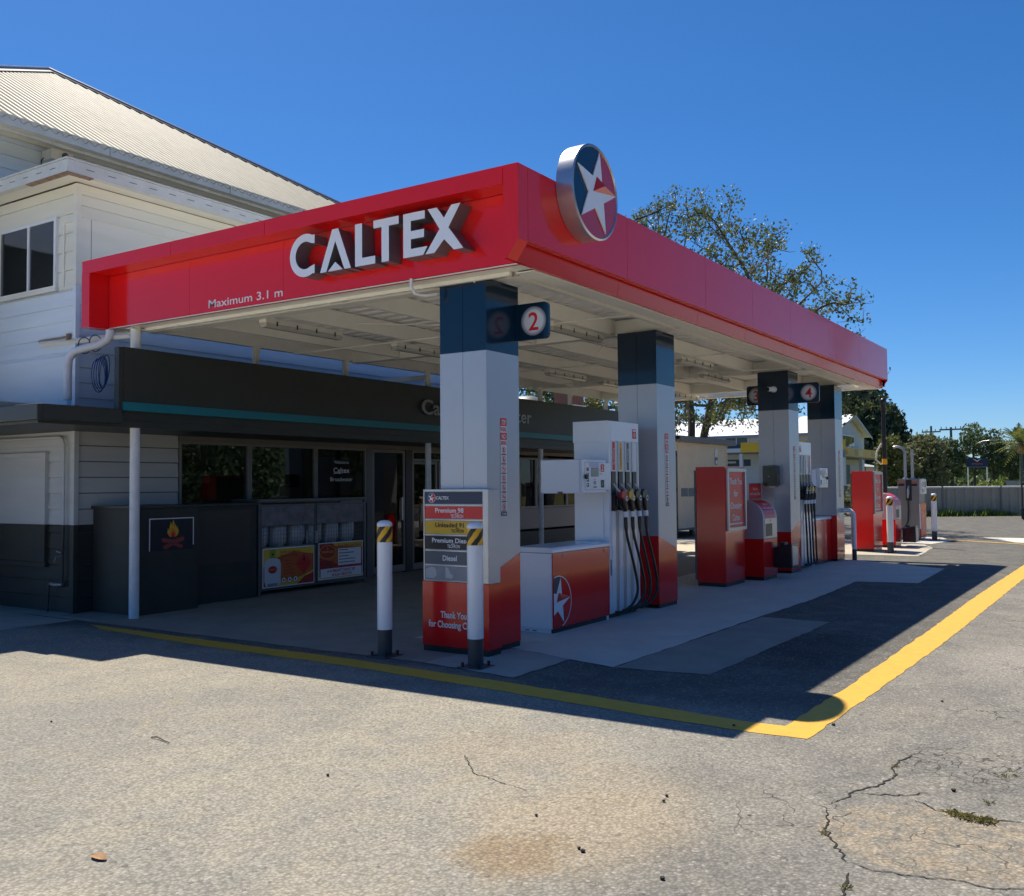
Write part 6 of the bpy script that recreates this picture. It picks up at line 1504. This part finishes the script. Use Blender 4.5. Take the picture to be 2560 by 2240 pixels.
def far_bits():
    # grass bank and bush
    random.seed(15); mb = MB()
    for k in range(2600):
        x = random.uniform(60, 100); y = random.uniform(-12, 22); h = random.uniform(.2, .55); b = random.uniform(0, 6.28); w = .10
        mb.add([(x-w*sin(b), y+w*cos(b), .1), (x+w*sin(b), y-w*cos(b), .1), (x+h*.5*cos(b), y+h*.5*sin(b), .15+h)], [(0, 1, 2)], GRASS)
    o = mb.build('tall_grass'); o['kind'] = 'stuff'
    t = thing('bush', 'bright green bush in front of the far tree row below the navy signboard', 'bush', (84, 6.6, 0)); s = MB(); s.tube([(84, 6.6, 0), (84, 6.7, 1.0)], [.06, .03], BARK, 6); s.build('stem', t); c = MB()
    for k in range(60): leaf_quads(c, Vector((84+random.gauss(0, .4), 6.6+random.gauss(0, .6), abs(random.gauss(.7, .45)))), .35, 20, .2, GRASS, .8)
    c.build('foliage', t)
    for i, (x, y, h, lab) in enumerate(((127.7, 18.7, 8.8, 'grey utility pole with single crossarm behind the olive tree'), (115.2, 14.4, 7.9, 'utility pole with crossarm and lamp arm behind the diesel pump'))):
        t = thing('utility_pole', lab, 'utility pole', (x, y, 0), 'utility poles in the far street'); p = MB(); p.tube([(x, y, 0), (x, y, h)], [.20, .13], POLE, 10); p.build('shaft', t, smooth=60)
        c = MB(); c.box(x-.08, y-1.15, h-.35-.5*(1-i), x+.08, y+1.15, h-.18-.5*(1-i), POLE); c.build('crossarm', t)
        for yy in (-1.05, -.5, .5, 1.05):
            q = MB(); q.tube([(x, y+yy, h-.18-.5*(1-i)), (x, y+yy, h+.08-.5*(1-i))], .05, mat('insulator', (.14, .15, .17), .3), 8); q.build('insulator', t)
        if i:
            l = MB(); l.tube([(x, y, 4.4), (x-.5, y-1.6, 5.3), (x-1.0, y-3.4, 6.1), (x-1.2, y-4.3, 6.2)], .045, ALU, 8); l.build('lamp_arm', t, smooth=60); l = MB(); l.box(x-1.35, y-4.9, 6.14, x-1.1, y-4.25, 6.26, ALU); l.build('lamp_head', t)
    t = thing('club_sign', 'navy signboard with white wing mark and red lettering on two poles', 'signboard', (103, 10.2, 0)); m = MB(); m.box(103, 9.1, 3.0, 103.1, 11.1, 3.95, NAVY)
    O = (103, 11.1, 3.0); P = PX
    m.sheet([(.55, .92), (.9, .66), (1.0, .56), (1.1, .66), (1.45, .9), (1.12, .76), (1.0, .66), (.88, .76)], P, O, .02, WHITEP); m.text('SPORTS', P, O, 1.0, .26, .26, mat('sign_pink', (.55, .10, .14), .5), .02, 'C', width=1.05, off=.02); m.rect(P, O, .02, .0, 1.98, .06, .02, mat('sign_edge', (.10, .22, .5), .5)); m.build('board', t)
    for y in (9.2, 11.0):
        m = MB(); m.tube([(103.15, y, 0), (103.15, y, 4.0)], .06, CREAMW, 8); m.build('pole', t)
    t = thing('banner_stand', 'pale leaning panel standing in the grass beyond the fence', 'panel', (82, 4.6, 0)); m = MB(); m.prism([(-.55, 0), (.5, -.05), (.35, 1.0), (-.62, 1.05)], PX, (82, 4.6, .55), 0, .05, LGREYP); m.build('sheet', t); m = MB(); m.box(82.06, 4.4, 0, 82.12, 4.55, .8, PUBW); m.build('leg', t)
    t = thing('low_rail', 'low brown timber rail in the grass beyond the fence', 'rail', (86, 10, 0)); m = MB(); m.box(86, 8.0, .55, 86.1, 13.5, .8, POLE); m.build('beam', t)
    for k in range(6):
        m = MB(); m.box(86.101, 8.2+k*1.0, 0, 86.2, 8.32+k*1.0, .9, POLE); m.build('leg', t)
    # green ute far away and white car by the hotel
    def car(o, lab, cm, sc=1.):
        x, y = o; t = thing('parked_car', lab, 'car', (x, y, 0), 'cars parked beyond the pumps'); Q = ((0, -1, 0), (0, 0, 1), (-1, 0, 0)); w = 1.7
        b = MB(); b.prism([(-2.1, .35), (2.1, .35), (2.1, .8), (1.6, .92), (-1.9, .95), (-2.1, .8)], Q, (x, y, 0), -w/2, w/2, cm); b.build('body', t, bevel=.05)
        c = MB(); c.prism([(-1.7, .93), (1.1, .93), (.55, 1.42), (-1.3, 1.45)], Q, (x, y, 0), -w/2+.1, w/2-.1, cm, GLASSD); c.build('cabin', t, bevel=.04)
        g_ = MB(); g_.sheet([(-1.4, .98), (.9, .98), (.5, 1.36), (-1.2, 1.38)], Q, (x, y, 0), w/2-.095, GLASSD); g_.build('side_window', t)
        for dy in (-1.3, 1.3):
            for s_ in (-1, 1):
                q = MB(); q.tube([(x+s_*.86, y+dy, .32), (x+s_*.66, y+dy, .32)], .32, RUB, 16); q.build('wheel', t)
    car((46, 8.9), 'white car parked by the hotel behind the red sunlit cabinet', PUBW); car((98, 14.6), 'small green vehicle parked before the far tree row', mat('ute_green', (.02, .16, .08), .4))
    # shrubs by the hotel corner
    for i, (x, y) in enumerate(((38.5, 6.9), (41, 8.2))):
        t = thing('yard_shrub', ['low green shrub by the last canopy column base', 'low grey green shrub behind the hoop guard rail'][i], 'shrub', (x, y, 0)); s = MB(); s.tube([(x, y, 0), (x, y, .6)], [.05, .02], BARK, 6); s.build('stem', t); c = MB()
        for k in range(36): leaf_quads(c, Vector((x+random.gauss(0, .3), y+random.gauss(0, .45), abs(random.gauss(.5, .3)))), .28, 18, .15, LEAF3, .8)
        c.build('foliage', t)
    # trailer at the picture edge
    t = thing('trailer', 'black steel box trailer frame standing at the fence', 'trailer', (36, -.6, 0)); m = MB()
    for a in (((36.05, -.30, .42), (36.05, -.30, 1.48)), ((36.05, -.30, 1.48), (36.05, -1.9, 1.48)), ((36.05, -.30, .42), (36.05, -1.9, .42)), ((36.05, -1.9, .42), (36.05, -1.9, 1.48)), ((37.6, -.3, .42), (37.6, -.3, 1.48)), ((36.05, -.3, 1.48), (37.6, -.3, 1.48)), ((36.05, -.3, .42), (37.6, -.3, .42))): m.tube(a, .035, BLACK, 4)
    m.build('frame', t)
    for y in (-.38, -1.8):
        w = MB(); w.tube([(36.4, y+.1, .19), (36.4, y-.1, .19)], .19, RUB, 18); o = w.build('wheel', t); h = MB(); h.tube([(36.4, y+.102, .19), (36.4, y+.11, .19)], .08, BOLTM, 12); h.build('rim', o)
    g_ = MB(); g_.box(36.02, -.52, .36, 36.9, -.24, .415, BLACK); g_.box(36.02, -.50, .05, 36.06, -.26, .35, BLACK); g_.build('mudguard', t)
far_bits()
# things behind the shop roof
def roof_bits():
    t = thing('water_tank', 'grey ribbed round tank top behind the shop fascia', 'tank', (13.4, 8.6, 0)); m = MB(); prof = [(.48, 0)]
    for k in range(10): prof += [(.50, 2.6+k*.09), (.485, 2.645+k*.09)]
    prof += [(.46, 3.58), (.36, 3.68), (.18, 3.74), (.01, 3.75)]; m.lathe((13.25, 8.35, 0), prof, ALUD, 30); m.build('drum', t, smooth=30)
    c = thing('chimney', 'round corbelled brick chimney behind the shop fascia', 'chimney', (15.6, 8.6, 0)); m = MB(); x, y = 15.5, 8.45
    m.box(x-.26, y-.26, 0, x+.26, y+.26, 3.5, BRICK); m.box(x-.33, y-.33, 3.5, x+.33, y+.33, 3.62, BRICK); m.box(x-.29, y-.29, 3.62, x+.29, y+.29, 4.1, BRICK); m.build('stack', c)
    k = MB(); k.box(x-.34, y-.34, 3.621, x+.34, y+.34, 3.66, CREAM); k.build('corbel', c)
    blob_tree('garden_tree', 'bright green leafy tree behind the brick chimney', (20.2, 12.2, 0), 4.3, 5.6, mat('bright_leaves', (.08, .14, .02), .5, island=[(.04, .08, .015), (.10, .16, .025), (.19, .21, .035)], trans=.35), 420, 22, .20, .42, seed=17, trunk_r=.15, trunk_h=.3)
roof_bits()
